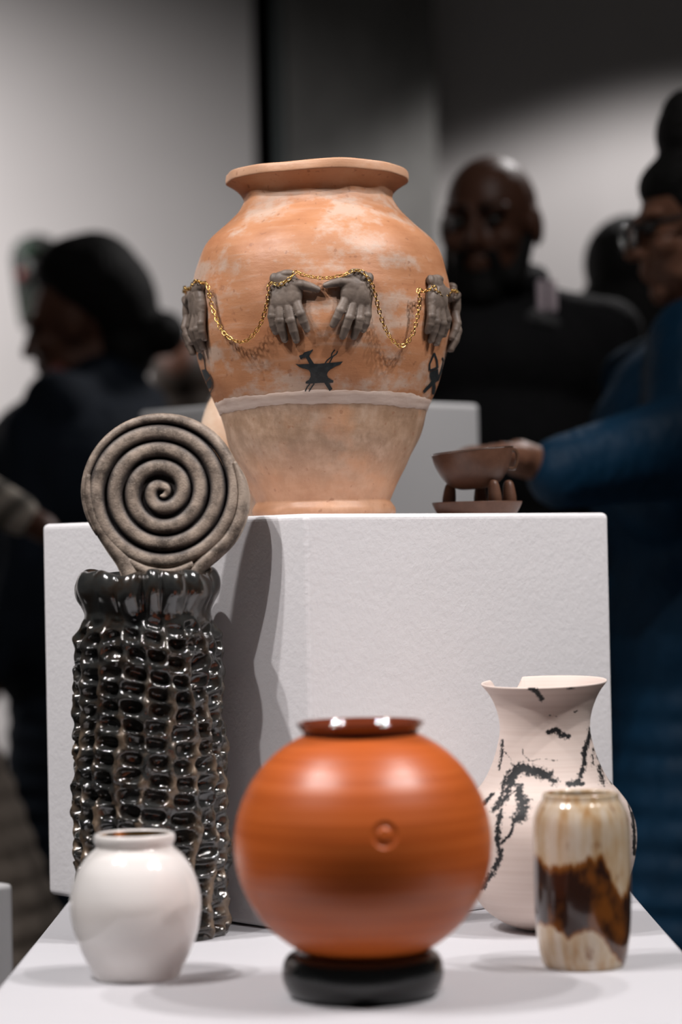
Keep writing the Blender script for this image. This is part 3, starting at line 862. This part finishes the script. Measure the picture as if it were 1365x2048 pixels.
e = g.math('ADD', g.attr('mark'), g.math('MULTIPLY', g.math('SUBTRACT', g.noise(230, 6, 0.8), 0.5), 4.2))
smk = g.ramp(e, [(0.20, 0.0), (0.32, 1.0)])
g.color(g.mix(smk, pale, g.mix(g.noise(60, 3), (0.004, 0.004, 0.005), (0.022, 0.021, 0.022)))); g.bump(bandn, 0.15, 0.001)
M['pale'] = m
o = link('carbon_marked_vase', me, M['pale']); o.location = loc
tag(o, 'matte pale pink vase with flared broken rim and black smoky marks', 'vase')

# ------------------------------------------------------------------ brown drip glazed jar
BY = 2.54
X, S_, zf = pot_frame(1169, 1925, BY)
b0 = zf(1926)
bp = [(79, 1926), (84, 1915), (91, 1880), (95, 1840), (97, 1780), (97, 1700), (97, 1650), (94, 1625), (86, 1605), (79, 1594), (77, 1587), (76.5, 1582), (74, 1579.5), (71, 1580), (69, 1585), (72, 1600), (86, 1640), (88, 1700), (86, 1880)]
prof = catmull([(w * S_, zf(y) - b0) for w, y in bp], 6)
prof = np.concatenate([[[72 * S_, 0.0], [78 * S_, 0.0]], prof])
me, T_, Z_ = lathe_mesh('drip_glazed_jar', prof, 160, fn=lambda R, Z, T: (R * (1 + 0.006 * np.sin(2 * T + 0.5) + 0.004 * np.sin(3 * T + Z * 30)), Z))
A = co(me); loc = (X, BY, TABLE); px_, py_ = proj(A, loc)
th_ = np.arctan2(A[:, 0], -A[:, 1])
# photograph-like boundaries of the dark pour, as heights against angle
top_a = np.radians([-180, -120, -80, -60, -45, -30, -10, 5, 18, 30, 45, 58, 75, 90, 130, 180]); top_y = [1700, 1690, 1700, 1708, 1730, 1718, 1716, 1705, 1690, 1735, 1790, 1775, 1735, 1705, 1700, 1700]
bot_a = np.radians([-180, -100, -70, -55, -40, -25, -10, 5, 20, 32, 45, 60, 80, 110, 180]); bot_y = [1850, 1840, 1830, 1838, 1835, 1860, 1845, 1838, 1862, 1890, 1905, 1920, 1925, 1900, 1850]
ty = np.interp(th_, top_a, top_y); by_ = np.interp(th_, bot_a, bot_y)
vy = np.interp(A[:, 2], [0, zf(1582) - b0], [1926, 1582])
inn = (vy - ty); out = (by_ - vy)
fld = np.minimum(inn / 26.0, out / 14.0) + 0.35
attr_f(me, 'pour', np.clip(fld, -2, 3))
m = mat('ash_drip_glaze', (0.5, 0.35, 0.2), 0.14, spec=0.5, coat=0.5, coat_rough=0.05); g = G(m)
strk = g.noise(95, 5, 0.6, (1, 1, 0.10)); sp = g.noise(75, 4, 0.6, (1, 1, 0.35)); wav = g.noise(26, 4, 0.6, (1, 1, 0.6))
cream = g.ramp(g.math('ADD', g.math('MULTIPLY', strk, 0.65), g.math('MULTIPLY', wav, 0.35)), [(0.36, (0.38, 0.20, 0.075)), (0.46, (0.50, 0.36, 0.22)), (0.6, (0.60, 0.51, 0.41))])
cream = g.mix(g.ramp(sp, [(0.63, 0.0), (0.72, 0.85)]), cream, (0.20, 0.075, 0.018))
p_ = g.math('ADD', g.attr('pour'), g.math('MULTIPLY', g.math('SUBTRACT', strk, 0.5), 3.0))
amber = g.ramp(p_, [(0.0, (0.42, 0.25, 0.09)), (0.3, (0.24, 0.085, 0.016)), (0.75, (0.055, 0.018, 0.007)), (1.0, (0.028, 0.011, 0.007))])
dark = g.mix(g.ramp(wav, [(0.52, 0.0), (0.64, 0.75)]), amber, (0.20, 0.065, 0.012))
g.color(g.mix(g.ramp(p_, [(-0.0, 0.0), (0.28, 1.0)]), cream, dark)); g.bump(wav, 0.2, 0.002)
M['drip'] = m
o = link('drip_glazed_jar', me, M['drip']); o.location = loc
tag(o, 'small cylindrical jar in cream glaze with a dark brown pour', 'jar')

# ------------------------------------------------------------------ cup on finger feet, in a saucer
SY = 3.10
sc = P(955, 1012, SY); S_ = SY / F
m = mat('red_brown_stoneware', (0.17, 0.085, 0.052), 0.42, spec=0.4); g = G(m)
fa = g.noise(90, 4); g.color(g.ramp(fa, [(0.3, (0.095, 0.043, 0.026)), (0.7, (0.135, 0.065, 0.04))])); g.bump(g.noise(160, 3), 0.15, 0.001); M['redclay'] = m
M['clearglaze'] = mat('dark_clear_glaze', (0.10, 0.05, 0.03), 0.06, spec=0.8, coat=1.0, coat_rough=0.03)
sau = thing('finger_saucer', 'brown clay saucer whose upright clay fingertips hold up the cup', 'saucer', (sc.x, SY, BOXTOP))
sh = P(955, 1006, SY).z - BOXTOP
pf = catmull([(60 * S_, 0), (76 * S_, 0.0005), (84 * S_, sh * 0.45), (90 * S_, sh), (89 * S_, sh + 0.0012), (86 * S_, sh), (76 * S_, sh * 0.65), (40 * S_, sh * 0.55), (8 * S_, sh * 0.5)], 5)
me, _, _ = lathe_mesh('dish', pf, 96, close_top=True)
child(link('dish', me, M['redclay']), sau)
zt_ = P(955, 962, SY).z - BOXTOP
for (dx, dy, hh, lean) in ((-0.0345, 0.012, 1.0, (0.10, 0)), (0.021, -0.026, 1.05, (-0.08, 0.1)), (0.0405, 0.004, 1.05, (-0.06, 0)), (0.006, 0.032, 0.95, (0, -0.1))):
    Hf = (zt_ - sh * 0.5) * hh * 0.97
    fp = [(0.0066, 0), (0.0080, Hf * 0.25), (0.0082, Hf * 0.42), (0.0076, Hf * 0.6), (0.0066, Hf * 0.8), (0.0050, Hf * 0.93), (0.0025, Hf * 0.99), (0.0004, Hf)]
    me, _, _ = lathe_mesh('fingertip', catmull(fp, 4), 24, fn=lambda R, Z, T: (R * (1 + 0.05 * np.sin(2 * T)), Z), close_top=True)
    o = child(link('fingertip', me, M['redclay']), sau); o.location = (dx, dy, sh * 0.5); o.rotation_euler = (lean[1], lean[0], 0)
cupc = P(951, 899, SY)
cup = thing('clay_cup', 'brown clay cup tilted on the fingertips of its saucer beside the urn', 'cup', (cupc.x, SY, P(951, 978, SY).z))
cup.rotation_euler = (0.0, math.radians(-5.0), 0)
ch = 76 * S_
pf = catmull([(16 * S_, 0), (34 * S_, 2.5 * S_), (54 * S_, 14 * S_), (68 * S_, 33 * S_), (77 * S_, 54 * S_), (82 * S_, ch), (81.5 * S_, ch + 1.2 * S_), (79 * S_, ch), (73 * S_, 54 * S_), (63 * S_, 33 * S_), (46 * S_, 17 * S_), (10 * S_, 8 * S_)], 6)
me, _, _ = lathe_mesh('bowl', pf, 96, close_top=True)
child(link('bowl', me, M['redclay']), cup)
lp = catmull([(81.6 * S_, ch - 1.5 * S_), (83.2 * S_, ch + 0.3 * S_), (82 * S_, ch + 2 * S_), (79.5 * S_, ch + 1.6 * S_), (78.6 * S_, ch - 1 * S_)], 5)
me, _, _ = lathe_mesh('rim', lp, 96, close_bottom=False)
o = child(link('rim', me, M['clearglaze']), cup); o['label'] = 'glossy dark glaze on the lip'
hp = catmull([(79 * S_, 0, 68 * S_), (86 * S_, 0, 70 * S_), (90 * S_, 0, 60 * S_), (88 * S_, 0, 46 * S_), (81 * S_, 0, 33 * S_), (72 * S_, 0, 34 * S_)], 6)
ca = math.radians(35)
hb = [('c', (a[0] * math.cos(ca) * 1.06, a[0] * math.sin(ca), a[2]), (b[0] * math.cos(ca) * 1.06, b[0] * math.sin(ca), b[2]), 0.0024, 0.0024) for a, b in zip(hp[:-1], hp[1:])]
ca = 0.0
hb = [('c', (a[0], 0.004, a[2]), (b[0], 0.004, b[2]), 0.0023, 0.0023) for a, b in zip(hp[:-1], hp[1:])]
child(link('handle', blob(hb, 0.0008, 2), M['clearglaze']), cup)

# ------------------------------------------------------------------ peach vessel behind the urn
QY = 3.235
qx = P(466, 950, QY).x; S_ = QY / F
def qz(py): return P(466, py, QY).z - BOXTOP
m = mat('marbled_peach_clay', (0.75, 0.5, 0.33), 0.4); g = G(m)
g.color(g.ramp(g.noise(16, 5, 0.6), [(0.34, (0.42, 0.19, 0.08)), (0.46, (0.72, 0.46, 0.30)), (0.6, (0.80, 0.60, 0.45)), (0.75, (0.66, 0.30, 0.13))])); M['peach'] = m
pf = catmull([(44 * S_, 0), (52 * S_, qz(1010)), (60 * S_, qz(970)), (66 * S_, qz(920)), (66 * S_, qz(880)), (61 * S_, qz(845)), (50 * S_, qz(812)), (38 * S_, qz(790)), (32 * S_, qz(778)), (36 * S_, qz(768)), (34 * S_, qz(767)), (28 * S_, qz(780)), (40 * S_, qz(830)), (30 * S_, 0.02)], 6)
me, _, _ = lathe_mesh('peach_bottle', pf, 96)
o = link('peach_bottle', me, M['peach']); o.location = (qx, QY, BOXTOP)
tag(o, 'small marbled peach bottle half hidden behind the terracotta urn', 'bottle')

# ------------------------------------------------------------------ shield-shaped wall piece
SW = WY - 0.10
pp = [(24, 520), (30, 492), (50, 476), (80, 470), (108, 480), (122, 510), (122, 560), (112, 610), (95, 650), (70, 658), (44, 655), (34, 600)]
q3 = [P(x, y, SW) for x, y in pp]
bm = bmesh.new()
fr = [bm.verts.new((p.x, SW - 0.03, p.z)) for p in q3]; bk = [bm.verts.new((p.x, SW + 0.099, p.z)) for p in q3]
cc0 = sum((p for p in q3), Vector()) / len(q3)
ctr = bm.verts.new((cc0.x, SW - 0.09, cc0.z))
for i in range(len(fr)):
    j = (i + 1) % len(fr)
    bm.faces.new((fr[i], fr[j], ctr)); bm.faces.new((fr[j], fr[i], bk[i], bk[j]))
bm.faces.new(bk)
bmesh.ops.recalc_face_normals(bm, faces=bm.faces)
me = bpy.data.meshes.new('wall_piece'); bm.to_mesh(me); bm.free()
m = mat('dark_mosaic', (0.03, 0.03, 0.03), 0.5); g = G(m)
vor = g.n('ShaderNodeTexVoronoi'); vor.inputs['Scale'].default_value = 9; g.l(g.coord(), vor.inputs['Vector'])
fa = g.noise(14, 3)
cA = g.mix(g.ramp(g.noise(11, 2), [(0.56, 0.0), (0.63, 1.0)]), (0.012, 0.016, 0.013), (0.03, 0.04, 0.03))
cA = g.mix(g.ramp(g.noise(8, 2, 0.5, (1.3, 1, 1)), [(0.6, 0.0), (0.66, 1.0)]), cA, (0.03, 0.015, 0.015))
cA = g.mix(g.ramp(g.noise(60, 2), [(0.58, 0.0), (0.66, 0.6)]), cA, (0.07, 0.08, 0.07))
g.color(cA); M['mosaic'] = m
o = link('wall_piece', me, M['mosaic'], smooth=False)
tag(o, 'dark shield shaped wall piece with green, yellow and red patches', 'wall piece')
wp = o
for (x, y, rx, rz, cname, ccol) in ((80, 543, 15, 17, 'yellow', (0.22, 0.24, 0.03)), (46, 551, 12, 13, 'red', (0.24, 0.04, 0.04)), (60, 500, 24, 12, 'green', (0.03, 0.075, 0.045)), (96, 508, 12, 16, 'plum', (0.06, 0.02, 0.035))):
    p_ = P(x, y, SW - 0.07)
    q = link('patch', blob([('e', p_, (rx / F * SW, 0.035, rz / F * SW))], 0.006, 2), mat(cname + '_patch', ccol, 0.5), wp); q['label'] = cname + ' patch'

# ------------------------------------------------------------------ people
def skin(name, col):
    m = mat(name, col, 0.5, spec=0.3); g = G(m)
    g.color(g.ramp(g.noise(14, 4), [(0.3, tuple(c * 0.85 for c in col)), (0.7, tuple(c * 1.12 for c in col))])); g.bump(g.noise(200, 3), 0.1, 0.001)
    return m
def cloth(name, col, rough=0.85):
    m = mat(name, col, rough, spec=0.2); g = G(m)
    g.color(g.ramp(g.noise(9, 4), [(0.3, tuple(c * 0.8 for c in col)), (0.7, tuple(c * 1.15 for c in col))])); g.bump(g.noise(22, 4, 0.6, (1, 1, 0.5)), 0.5, 0.02)
    return m
M['hair'] = mat('black_hair', (0.006, 0.0055, 0.005), 0.65, spec=0.2)
gh = G(M['hair']); gh.bump(gh.noise(70, 4), 0.8, 0.01)
M['eyes'] = mat('dark_eye', (0.02, 0.015, 0.012), 0.4)

def rotz(a): return Matrix.Rotation(a, 3, 'Z')

class Human:
    """yaw 0 faces -Y (the camera); positive yaw turns to the figure's left (+x)"""
    def __init__(s, head, height_above, yaw, head_yaw, tilt=0.0, build=1.0, hs=1.0):
        s.head = Vector(head); s.yaw = yaw
        s.Rb = rotz(yaw); s.Rh = rotz(head_yaw) @ Matrix.Rotation(tilt, 3, 'X')
        s.k = (s.head.z + 0.115) / 1.78            # figure scale from the standing height
        s.b = build; s.hs = hs
        s.base = Vector((s.head.x, s.head.y, 0))
    def H(s, x, y, z): return s.head + s.Rh @ (Vector((x, -y, z)) * s.hs)          # head frame: y forward
    def B(s, x, y, z):                                                    # body frame: metres of a 1.78 figure
        return s.base + s.Rb @ (Vector((x * s.b, -y * s.b, z)) * s.k)
    def skin_parts(s, arms, fingers=True):
        q = []; H, B, k = s.H, s.B, s.k
        R = s.Rh
        def e(c, rad): q.append(('e', H(*c), tuple(v * s.hs for v in rad), R))
        e((0, -.018, .030), (.077, .098, .090)); e((0, .020, -.040), (.063, .074, .078)); e((0, .068, -.095), (.028, .022, .022))
        q.append(('c', H(0, .088, .018), H(0, .108, -.024), .009, .014)); e((.012, .094, -.028), (.010, .012, .009)); e((-.012, .094, -.028), (.010, .012, .009))
        for sx in (-1, 1):
            e((sx * .030, .074, .030), (.030, .018, .010)); e((sx * .040, .060, -.022), (.026, .026, .022)); e((sx * .079, -.012, -.004), (.010, .026, .034))
            e((sx * .052, .02, -.075), (.016, .04, .018))
        e((0, .088, -.055), (.024, .013, .0075)); e((0, .085, -.068), (.021, .013, .008))
        q.append(('c', H(0, -.025, -.06), B(0, -.03, 1.47), .056, .062))
        # trunk
        q.append(('e', B(0, -.01, 1.36), (.17 * k, .11 * k, .12 * k), s.Rb)); q.append(('e', B(0, 0, 1.18), (.15 * k, .11 * k, .17 * k), s.Rb)); q.append(('e', B(0, 0, .97), (.165 * k, .12 * k, .14 * k), s.Rb))
        for sx in (-1, 1):
            q.append(('c', B(sx * .10, 0, .90), B(sx * .11, .02, .50), .085 * k, .058 * k)); q.append(('c', B(sx * .11, .02, .50), B(sx * .115, -.03, .09), .055 * k, .036 * k))
            q.append(('c', B(sx * .115, -.04, .045), B(sx * .125, .14, .035), .036 * k, .030 * k))
        for sx, (el, wr, palm) in zip((-1, 1), arms):
            sh_ = B(sx * .185, -.01, 1.42)
            q.append(('c', B(sx * .10, -.01, 1.42), sh_, .06 * k, .056 * k))
            q.append(('c', sh_, el, .052 * k, .040 * k)); q.append(('c', el, wr, .040 * k, .027 * k))
            d = (palm - wr).normalized()
            sd = d.cross(Vector((0, 0, 1)))
            sd = sd.normalized() if sd.length > 0.1 else Vector((1, 0, 0))
            up = sd.cross(d)
            pc = wr + d * .05
            q.append(('c', wr, pc, .027 * k, .030 * k)); q.append(('c', pc - sd * .018, pc + d * .035 - sd * .026, .020, .014)); q.append(('c', pc + sd * .018, pc + d * .035 + sd * .026, .020, .014))
            for i, ln in enumerate((.062, .075, .080, .070)):
                o_ = sd * (-.030 + .020 * i)
                a = pc + d * .035 + o_; b = a + d * ln * .5 - up * .010; c_ = b + d * ln * .38 - up * .026
                q.append(('c', a, b, .0095, .0088)); q.append(('c', b, c_, .0088, .0075))
            a = pc + sd * .026 * sx * -1; b = a + sd * .030 * sx * -1 + d * .022; c_ = b + d * .030 - up * .006
            q.append(('c', a, b, .0125, .0105)); q.append(('c', b, c_, .0105, .0085))
        return q
    def eyes(s):
        return [('e', s.H(sx * .031, .078, .008), (.0135, .0135, .0105), s.Rh) for sx in (-1, 1)]

def shirt_parts(h, arms, cover=0.9, thick=1.0, hip=0.80):
    q = []; B, k = h.B, h.k
    q.append(('e', B(0, -.01, 1.36), (.195 * k * h.b, .135 * k * thick, .125 * k), h.Rb)); q.append(('e', B(0, .005, 1.18), (.185 * k * h.b, .145 * k * thick, .19 * k), h.Rb)); q.append(('e', B(0, .005, .98), (.195 * k * h.b, .150 * k * thick, .20 * k), h.Rb))
    q.append(('c', B(-.085, -.02, 1.455), B(.085, -.02, 1.455), .05 * k, .05 * k))
    for sx, (el, wr, palm) in zip((-1, 1), arms):
        sh_ = B(sx * .19, -.01, 1.41)
        q.append(('c', B(sx * .08, -.015, 1.44), sh_, .062 * k, .066 * k)); q.append(('c', sh_, el, .068 * k, .056 * k))
        if cover > 0.5: q.append(('c', el, el.lerp(wr, cover), .056 * k, .042 * k))
    return q
def leg_parts(h, skirt=0.0):
    q = []; B, k = h.B, h.k
    q.append(('e', B(0, 0, .96), (.19 * k * h.b, .14 * k, .13 * k), h.Rb))
    if skirt:
        for z in np.linspace(.95, .25, 14):
            t = (.95 - z) / .7
            q.append(('e', B(0, 0, z), ((.18 + .10 * t * skirt) * k * h.b, (.15 + .09 * t * skirt) * k, .06), h.Rb))
    else:
        for sx in (-1, 1):
            q.append(('c', B(sx * .10, 0, .90), B(sx * .11, .02, .50), .105 * k, .080 * k)); q.append(('c', B(sx * .11, .02, .50), B(sx * .115, -.03, .10), .078 * k, .068 * k))
    return q
def shoe_parts(h):
    B, k = h.B, h.k; q = []
    for sx in (-1, 1):
        q.append(('c', B(sx * .115, -.055, .048), B(sx * .126, .16, .040), .046 * k, .038 * k)); q.append(('e', B(sx * .12, .05, .022), (.045, .13, .022), h.Rb))
    return q
def person(label, h, arms, skin_m, vox=0.0075):
    body = link('person', blob(h.skin_parts(arms), vox, 3, 0.45), skin_m)
    tag(body, label, 'person')
    return body
def wear(name, body, parts, m, vox=0.011, smooth=5, label=None):
    o = link(name, blob(parts, vox, smooth, 0.5), m, body)
    if label: o['label'] = label
    return o
def finger_dir(wr, d): return wr + Vector(d)

M['skin_a'] = skin('deep_brown_skin', (0.085, 0.035, 0.02)); M['skin_b'] = skin('warm_brown_skin', (0.22, 0.10, 0.06)); M['skin_c'] = skin('brown_skin', (0.13, 0.055, 0.033))
M['blackcloth'] = cloth('black_cotton', (0.010, 0.010, 0.011)); M['navy'] = cloth('dark_navy_wool', (0.008, 0.013, 0.022)); M['blue'] = cloth('deep_blue_crepe', (0.0015, 0.026, 0.060), 0.6); M['taupe'] = cloth('taupe_cloth', (0.13, 0.105, 0.085))
M['shoe'] = mat('black_shoe_leather', (0.01, 0.01, 0.01), 0.4); M['white_trim'] = mat('white_knit_trim', (0.62, 0.52, 0.56), 0.8)

def hang(h, out=0.24):
    r = []
    for sx in (-1, 1):
        el = h.B(sx * out, -.03, 1.13); wr = h.B(sx * (out + .01), .05, .88)
        r.append((el, wr, wr + (wr - el) * 0.4))
    return r

# man in the black polo shirt
hp_ = P(980, 454, 4.72)
man = Human(hp_, 0, math.radians(-8), math.radians(-20), math.radians(6), 1.08, 1.10)
man.k *= 1.035
arms = hang(man)
b = person('bald bearded person in a black polo shirt standing beyond the tall plinth', man, arms, M['skin_a'], 0.006)
polo = wear('polo_shirt', b, shirt_parts(man, arms, 0.0, 1.05), M['blackcloth'])
wear('trousers', b, leg_parts(man), M['blackcloth'], 0.013)
wear('shoes', b, shoe_parts(man), M['shoe'], 0.008)
H_ = man.H
beard = [('e', H_(0, .046, -.085), (.056, .054, .048), man.Rh), ('e', H_(0, .068, -.106), (.042, .036, .036), man.Rh), ('c', H_(-.064, .012, -.03), H_(-.05, .045, -.085), .017, .026), ('c', H_(.064, .012, -.03), H_(.05, .045, -.085), .017, .026), ('c', H_(-.03, .088, -.046), H_(.03, .088, -.046), .008, .008), ('c', H_(-.03, .088, -.046), H_(-.036, .075, -.09), .010, .014), ('c', H_(.03, .088, -.046), H_(.036, .075, -.09), .010, .014)]
wear('beard', b, beard, M['hair'], 0.004, 3)
wear('eyebrows', b, [('c', H_(sx * .014, .092, .033), H_(sx * .048, .080, .034), .0055, .004) for sx in (-1, 1)], M['hair'], 0.002, 1)
[wear('eye', b, [e_], M['eyes'], 0.002, 1) for e_ in man.eyes()]
Bm = man.B
col_parts = [('c', Bm(.075 * math.cos(a) * (-1), .06 * math.sin(a) - .02, 1.515 - .02 * math.sin(a)), Bm(.078 * math.cos(a + .3) * (-1), .062 * math.sin(a + .3) - .02, 1.515 - .02 * math.sin(a + .3)), .022, .022) for a in np.arange(-PI * 1.2, PI * 0.2, .3)]
collar = wear('collar', polo, col_parts, M['blackcloth'], 0.006, 3)
c1 = P(1100, 560, man.head.y - 0.07)
for dx in (-12, 11):
    a_ = P(1094 + dx, 568, man.head.y - 0.11); b_ = P(1096 + dx, 618, man.head.y - 0.13)
    o = link('collar_stripe', blob([('c', a_, b_, .0085, .0085)], .0025, 2), M['white_trim'], collar); o['label'] = 'white collar stripe'

# person in blue, glasses, profile to the left
hp_ = P(1385, 458, 4.2)
wo = Human(hp_, 0, math.radians(-62), math.radians(-84), math.radians(9), 1.02)
elr = P(1350, 900, 4.05); wrr = P(1100, 935, 4.03)
arms = [(P(1400, 930, 4.02), P(1130, 935, 3.98), P(1005, 905, 4.0)), (wo.B(.26, .05, 1.12), wo.B(.22, .2, .98), wo.B(.18, .3, .95))]
arms[0] = (P(1400, 905, 3.98), P(1100, 935, 3.86), P(985, 900, 3.84)); arms[1] = (wo.B(.26, -.05, 1.12), wo.B(.25, .03, .88), wo.B(.25, .06, .78))
b = person('person in deep blue with glasses and a hair bun, one hand held out', wo, arms, M['skin_b'], 0.006)
wear('blue_dress', b, shirt_parts(wo, arms, 0.97, 1.15) + leg_parts(wo, 0.7) + [('e', wo.B(0, 0, 1.25), (.20, .19, .2), wo.Rb), ('c', P(1385, 890, 3.97), P(1125, 945, 3.87), .085, .058), ('c', P(1400, 700, 4.1), P(1390, 900, 3.99), .09, .09), ('c', P(1390, 690, 4.15), P(1330, 980, 4.08), .07, .09)], M['blue'])
wear('shoes', b, shoe_parts(wo), M['shoe'], 0.008)
H_ = wo.H
hair = [('e', H_(0, -.035, .045), (.090, .100, .092), wo.Rh), ('e', H_(0, -.02, .075), (.082, .098, .062), wo.Rh), ('e', H_(0, -.085, -.02), (.07, .05, .07), wo.Rh), ('e', H_(0, -.022, .150), (.062, .056, .066), wo.Rh), ('e', H_(0, -.026, .180), (.05, .046, .050), wo.Rh), ('e', H_(0, -.035, .11), (.066, .075, .06), wo.Rh)]
wear('hair', b, hair, M['hair'], 0.006, 2)
[wear('eye', b, [e_], M['eyes'], 0.002, 1) for e_ in wo.eyes()]
gl_ = []
for sx in (-1, 1):
    ring_pts = [H_(sx * .036 + .028 * math.cos(t), .108, .004 + .022 * math.sin(t)) for t in np.linspace(0, 2 * PI, 17)]
    gl_ += [('c', a, b2, .0035, .0035) for a, b2 in zip(ring_pts[:-1], ring_pts[1:])]
    gl_.append(('c', H_(sx * .064, .104, .012), H_(sx * .084, -.02, .018), .0042, .0042))
gl_.append(('c', H_(-.009, .108, .008), H_(.009, .108, .008), .0032, .0032))
specs = wear('glasses', b, gl_, mat('black_acetate', (0.008, 0.008, 0.008), 0.25), 0.0018, 1)
M['glass'] = mat('spectacle_glass', (0.9, 0.95, 0.95), 0.02); M['glass'].node_tree.nodes['Principled BSDF'].inputs['Transmission Weight'].default_value = 0.9
for sx in (-1, 1):
    wear('lens', specs, [('e', H_(sx * .036, .108, .004), (.027, .0022, .0215), wo.Rh)], M['glass'], 0.0012, 1)

# dark-haired person behind the one in blue
hp_ = P(1268, 560, 5.35)
bp_ = Human(hp_, 0, math.radians(150), math.radians(160), 0.05, 0.98)
arms = hang(bp_)
b = person('person with long black hair, back turned, between the polo shirt and the blue dress', bp_, arms, M['skin_c'], 0.010)
wear('top', b, shirt_parts(bp_, arms, 0.95), M['blackcloth'], 0.013); wear('trousers', b, leg_parts(bp_), M['blackcloth'], 0.015); wear('shoes', b, shoe_parts(bp_), M['shoe'], 0.01)
H_ = bp_.H
wear('hair', b, [('e', H_(0, -.02, .03), (.10, .115, .105), bp_.Rh), ('e', H_(0, -.06, -.10), (.115, .07, .13), bp_.Rh), ('e', H_(0.02, -.07, -.2), (.10, .06, .10), bp_.Rh)], M['hair'], 0.01, 3)

# person in navy, profile to the left
hp_ = P(150, 655, 5.5)
lp_ = Human(hp_, 0, math.radians(-115), math.radians(-97), math.radians(14), 1.12, 1.08)
arms = hang(lp_)
b = person('person in dark navy with gathered black hair, seen in profile', lp_, arms, M['skin_c'], 0.007)
wear('coat', b, shirt_parts(lp_, arms, 0.97, 1.35) + leg_parts(lp_, 0.35) + [('e', lp_.B(0, -.02, 1.30), (.27, .24, .22), lp_.Rb), ('e', lp_.B(0, 0, 1.05), (.27, .26, .28), lp_.Rb), ('c', lp_.B(-.16, -.05, 1.47), lp_.B(.16, -.05, 1.47), .075, .075), ('e', lp_.B(0, -.07, 1.50), (.11, .10, .09), lp_.Rb)], M['navy'], 0.012)
wear('shoes', b, shoe_parts(lp_), M['shoe'], 0.01)
H_ = lp_.H
wear('hair', b, [('e', H_(0, -.062, .070), (.100, .110, .118), lp_.Rh), ('e', H_(0, -.035, .115), (.09, .10, .07), lp_.Rh), ('e', H_(0, -.10, .03), (.085, .085, .12), lp_.Rh), ('e', H_(0, -.09, -.07), (.07, .06, .075), lp_.Rh), ('e', H_(0, -.17, -.06), (.05, .05, .05), lp_.Rh)], M['hair'], 0.008, 2)
[wear('eye', b, [e_], M['eyes'], 0.002, 1) for e_ in lp_.eyes()]
wear('earring', b, [('e', P(115, 745, 5.5 - 0.10), (.020, .012, .020))], mat('coral_bead', (0.25, 0.035, 0.02), 0.3), 0.003, 1, 'coral red earring')

# brown-haired person far behind
hp_ = P(372, 770, 6.4)
fp_ = Human(hp_, 0, math.radians(170), math.radians(170), 0, 0.95)
arms = hang(fp_)
b = person('person with brown hair partly hidden behind the terracotta urn', fp_, arms, M['skin_c'], 0.012)
M['brownhair'] = mat('brown_hair', (0.035, 0.022, 0.014), 0.6)
wear('top', b, shirt_parts(fp_, arms, 0.95), M['navy'], 0.014); wear('trousers', b, leg_parts(fp_), M['blackcloth'], 0.015); wear('shoes', b, shoe_parts(fp_), M['shoe'], 0.01)
H_ = fp_.H
wear('hair', b, [('e', H_(0, -.01, .02), (.088, .105, .10), fp_.Rh), ('e', H_(0, -.04, -.06), (.08, .06, .08), fp_.Rh)], M['brownhair'], 0.01, 3)

# person in taupe at the side, only the striped sleeve and the skirt reach into view
hp_ = Vector((-0.85, 4.75, 1.55))
tp_ = Human(hp_, 0, math.radians(60), math.radians(80), 0, 1.0)
arms = [(P(-110, 960, 4.62), P(60, 1045, 4.55), P(95, 1075, 4.55)), hang(tp_)[1]]
arms = [hang(tp_)[0], (P(-150, 930, 4.6), P(40, 1030, 4.6), P(75, 1050, 4.6))]
b = person('person in taupe with a striped sleeve standing past the person in navy', tp_, arms, M['skin_c'], 0.010)
m = mat('taupe_striped_knit', (0.15, 0.12, 0.1), 0.85); g = G(m)
wv_ = g.n('ShaderNodeTexWave'); wv_.wave_type = 'BANDS'; wv_.bands_direction = 'DIAGONAL'; wv_.inputs['Scale'].default_value = 9.0; wv_.inputs['Distortion'].default_value = 0.4
g.l(g.coord((-1, 0.2, 1)), wv_.inputs['Vector'])
g.color(g.ramp(wv_.outputs['Fac'], [(0.4, (0.16, 0.14, 0.115)), (0.6, (0.50, 0.44, 0.37))])); M['stripe'] = m
wear('knit_top', b, shirt_parts(tp_, arms, 1.0), M['stripe'], 0.012); wear('skirt', b, leg_parts(tp_, 2.7), M['taupe'], 0.013); wear('shoes', b, shoe_parts(tp_), M['shoe'], 0.01)
H_ = tp_.H
wear('hair', b, [('e', H_(0, -.03, .04), (.088, .105, .095), tp_.Rh), ('e', H_(0, -.07, -.05), (.08, .05, .09), tp_.Rh)], M['hair'], 0.01, 3)
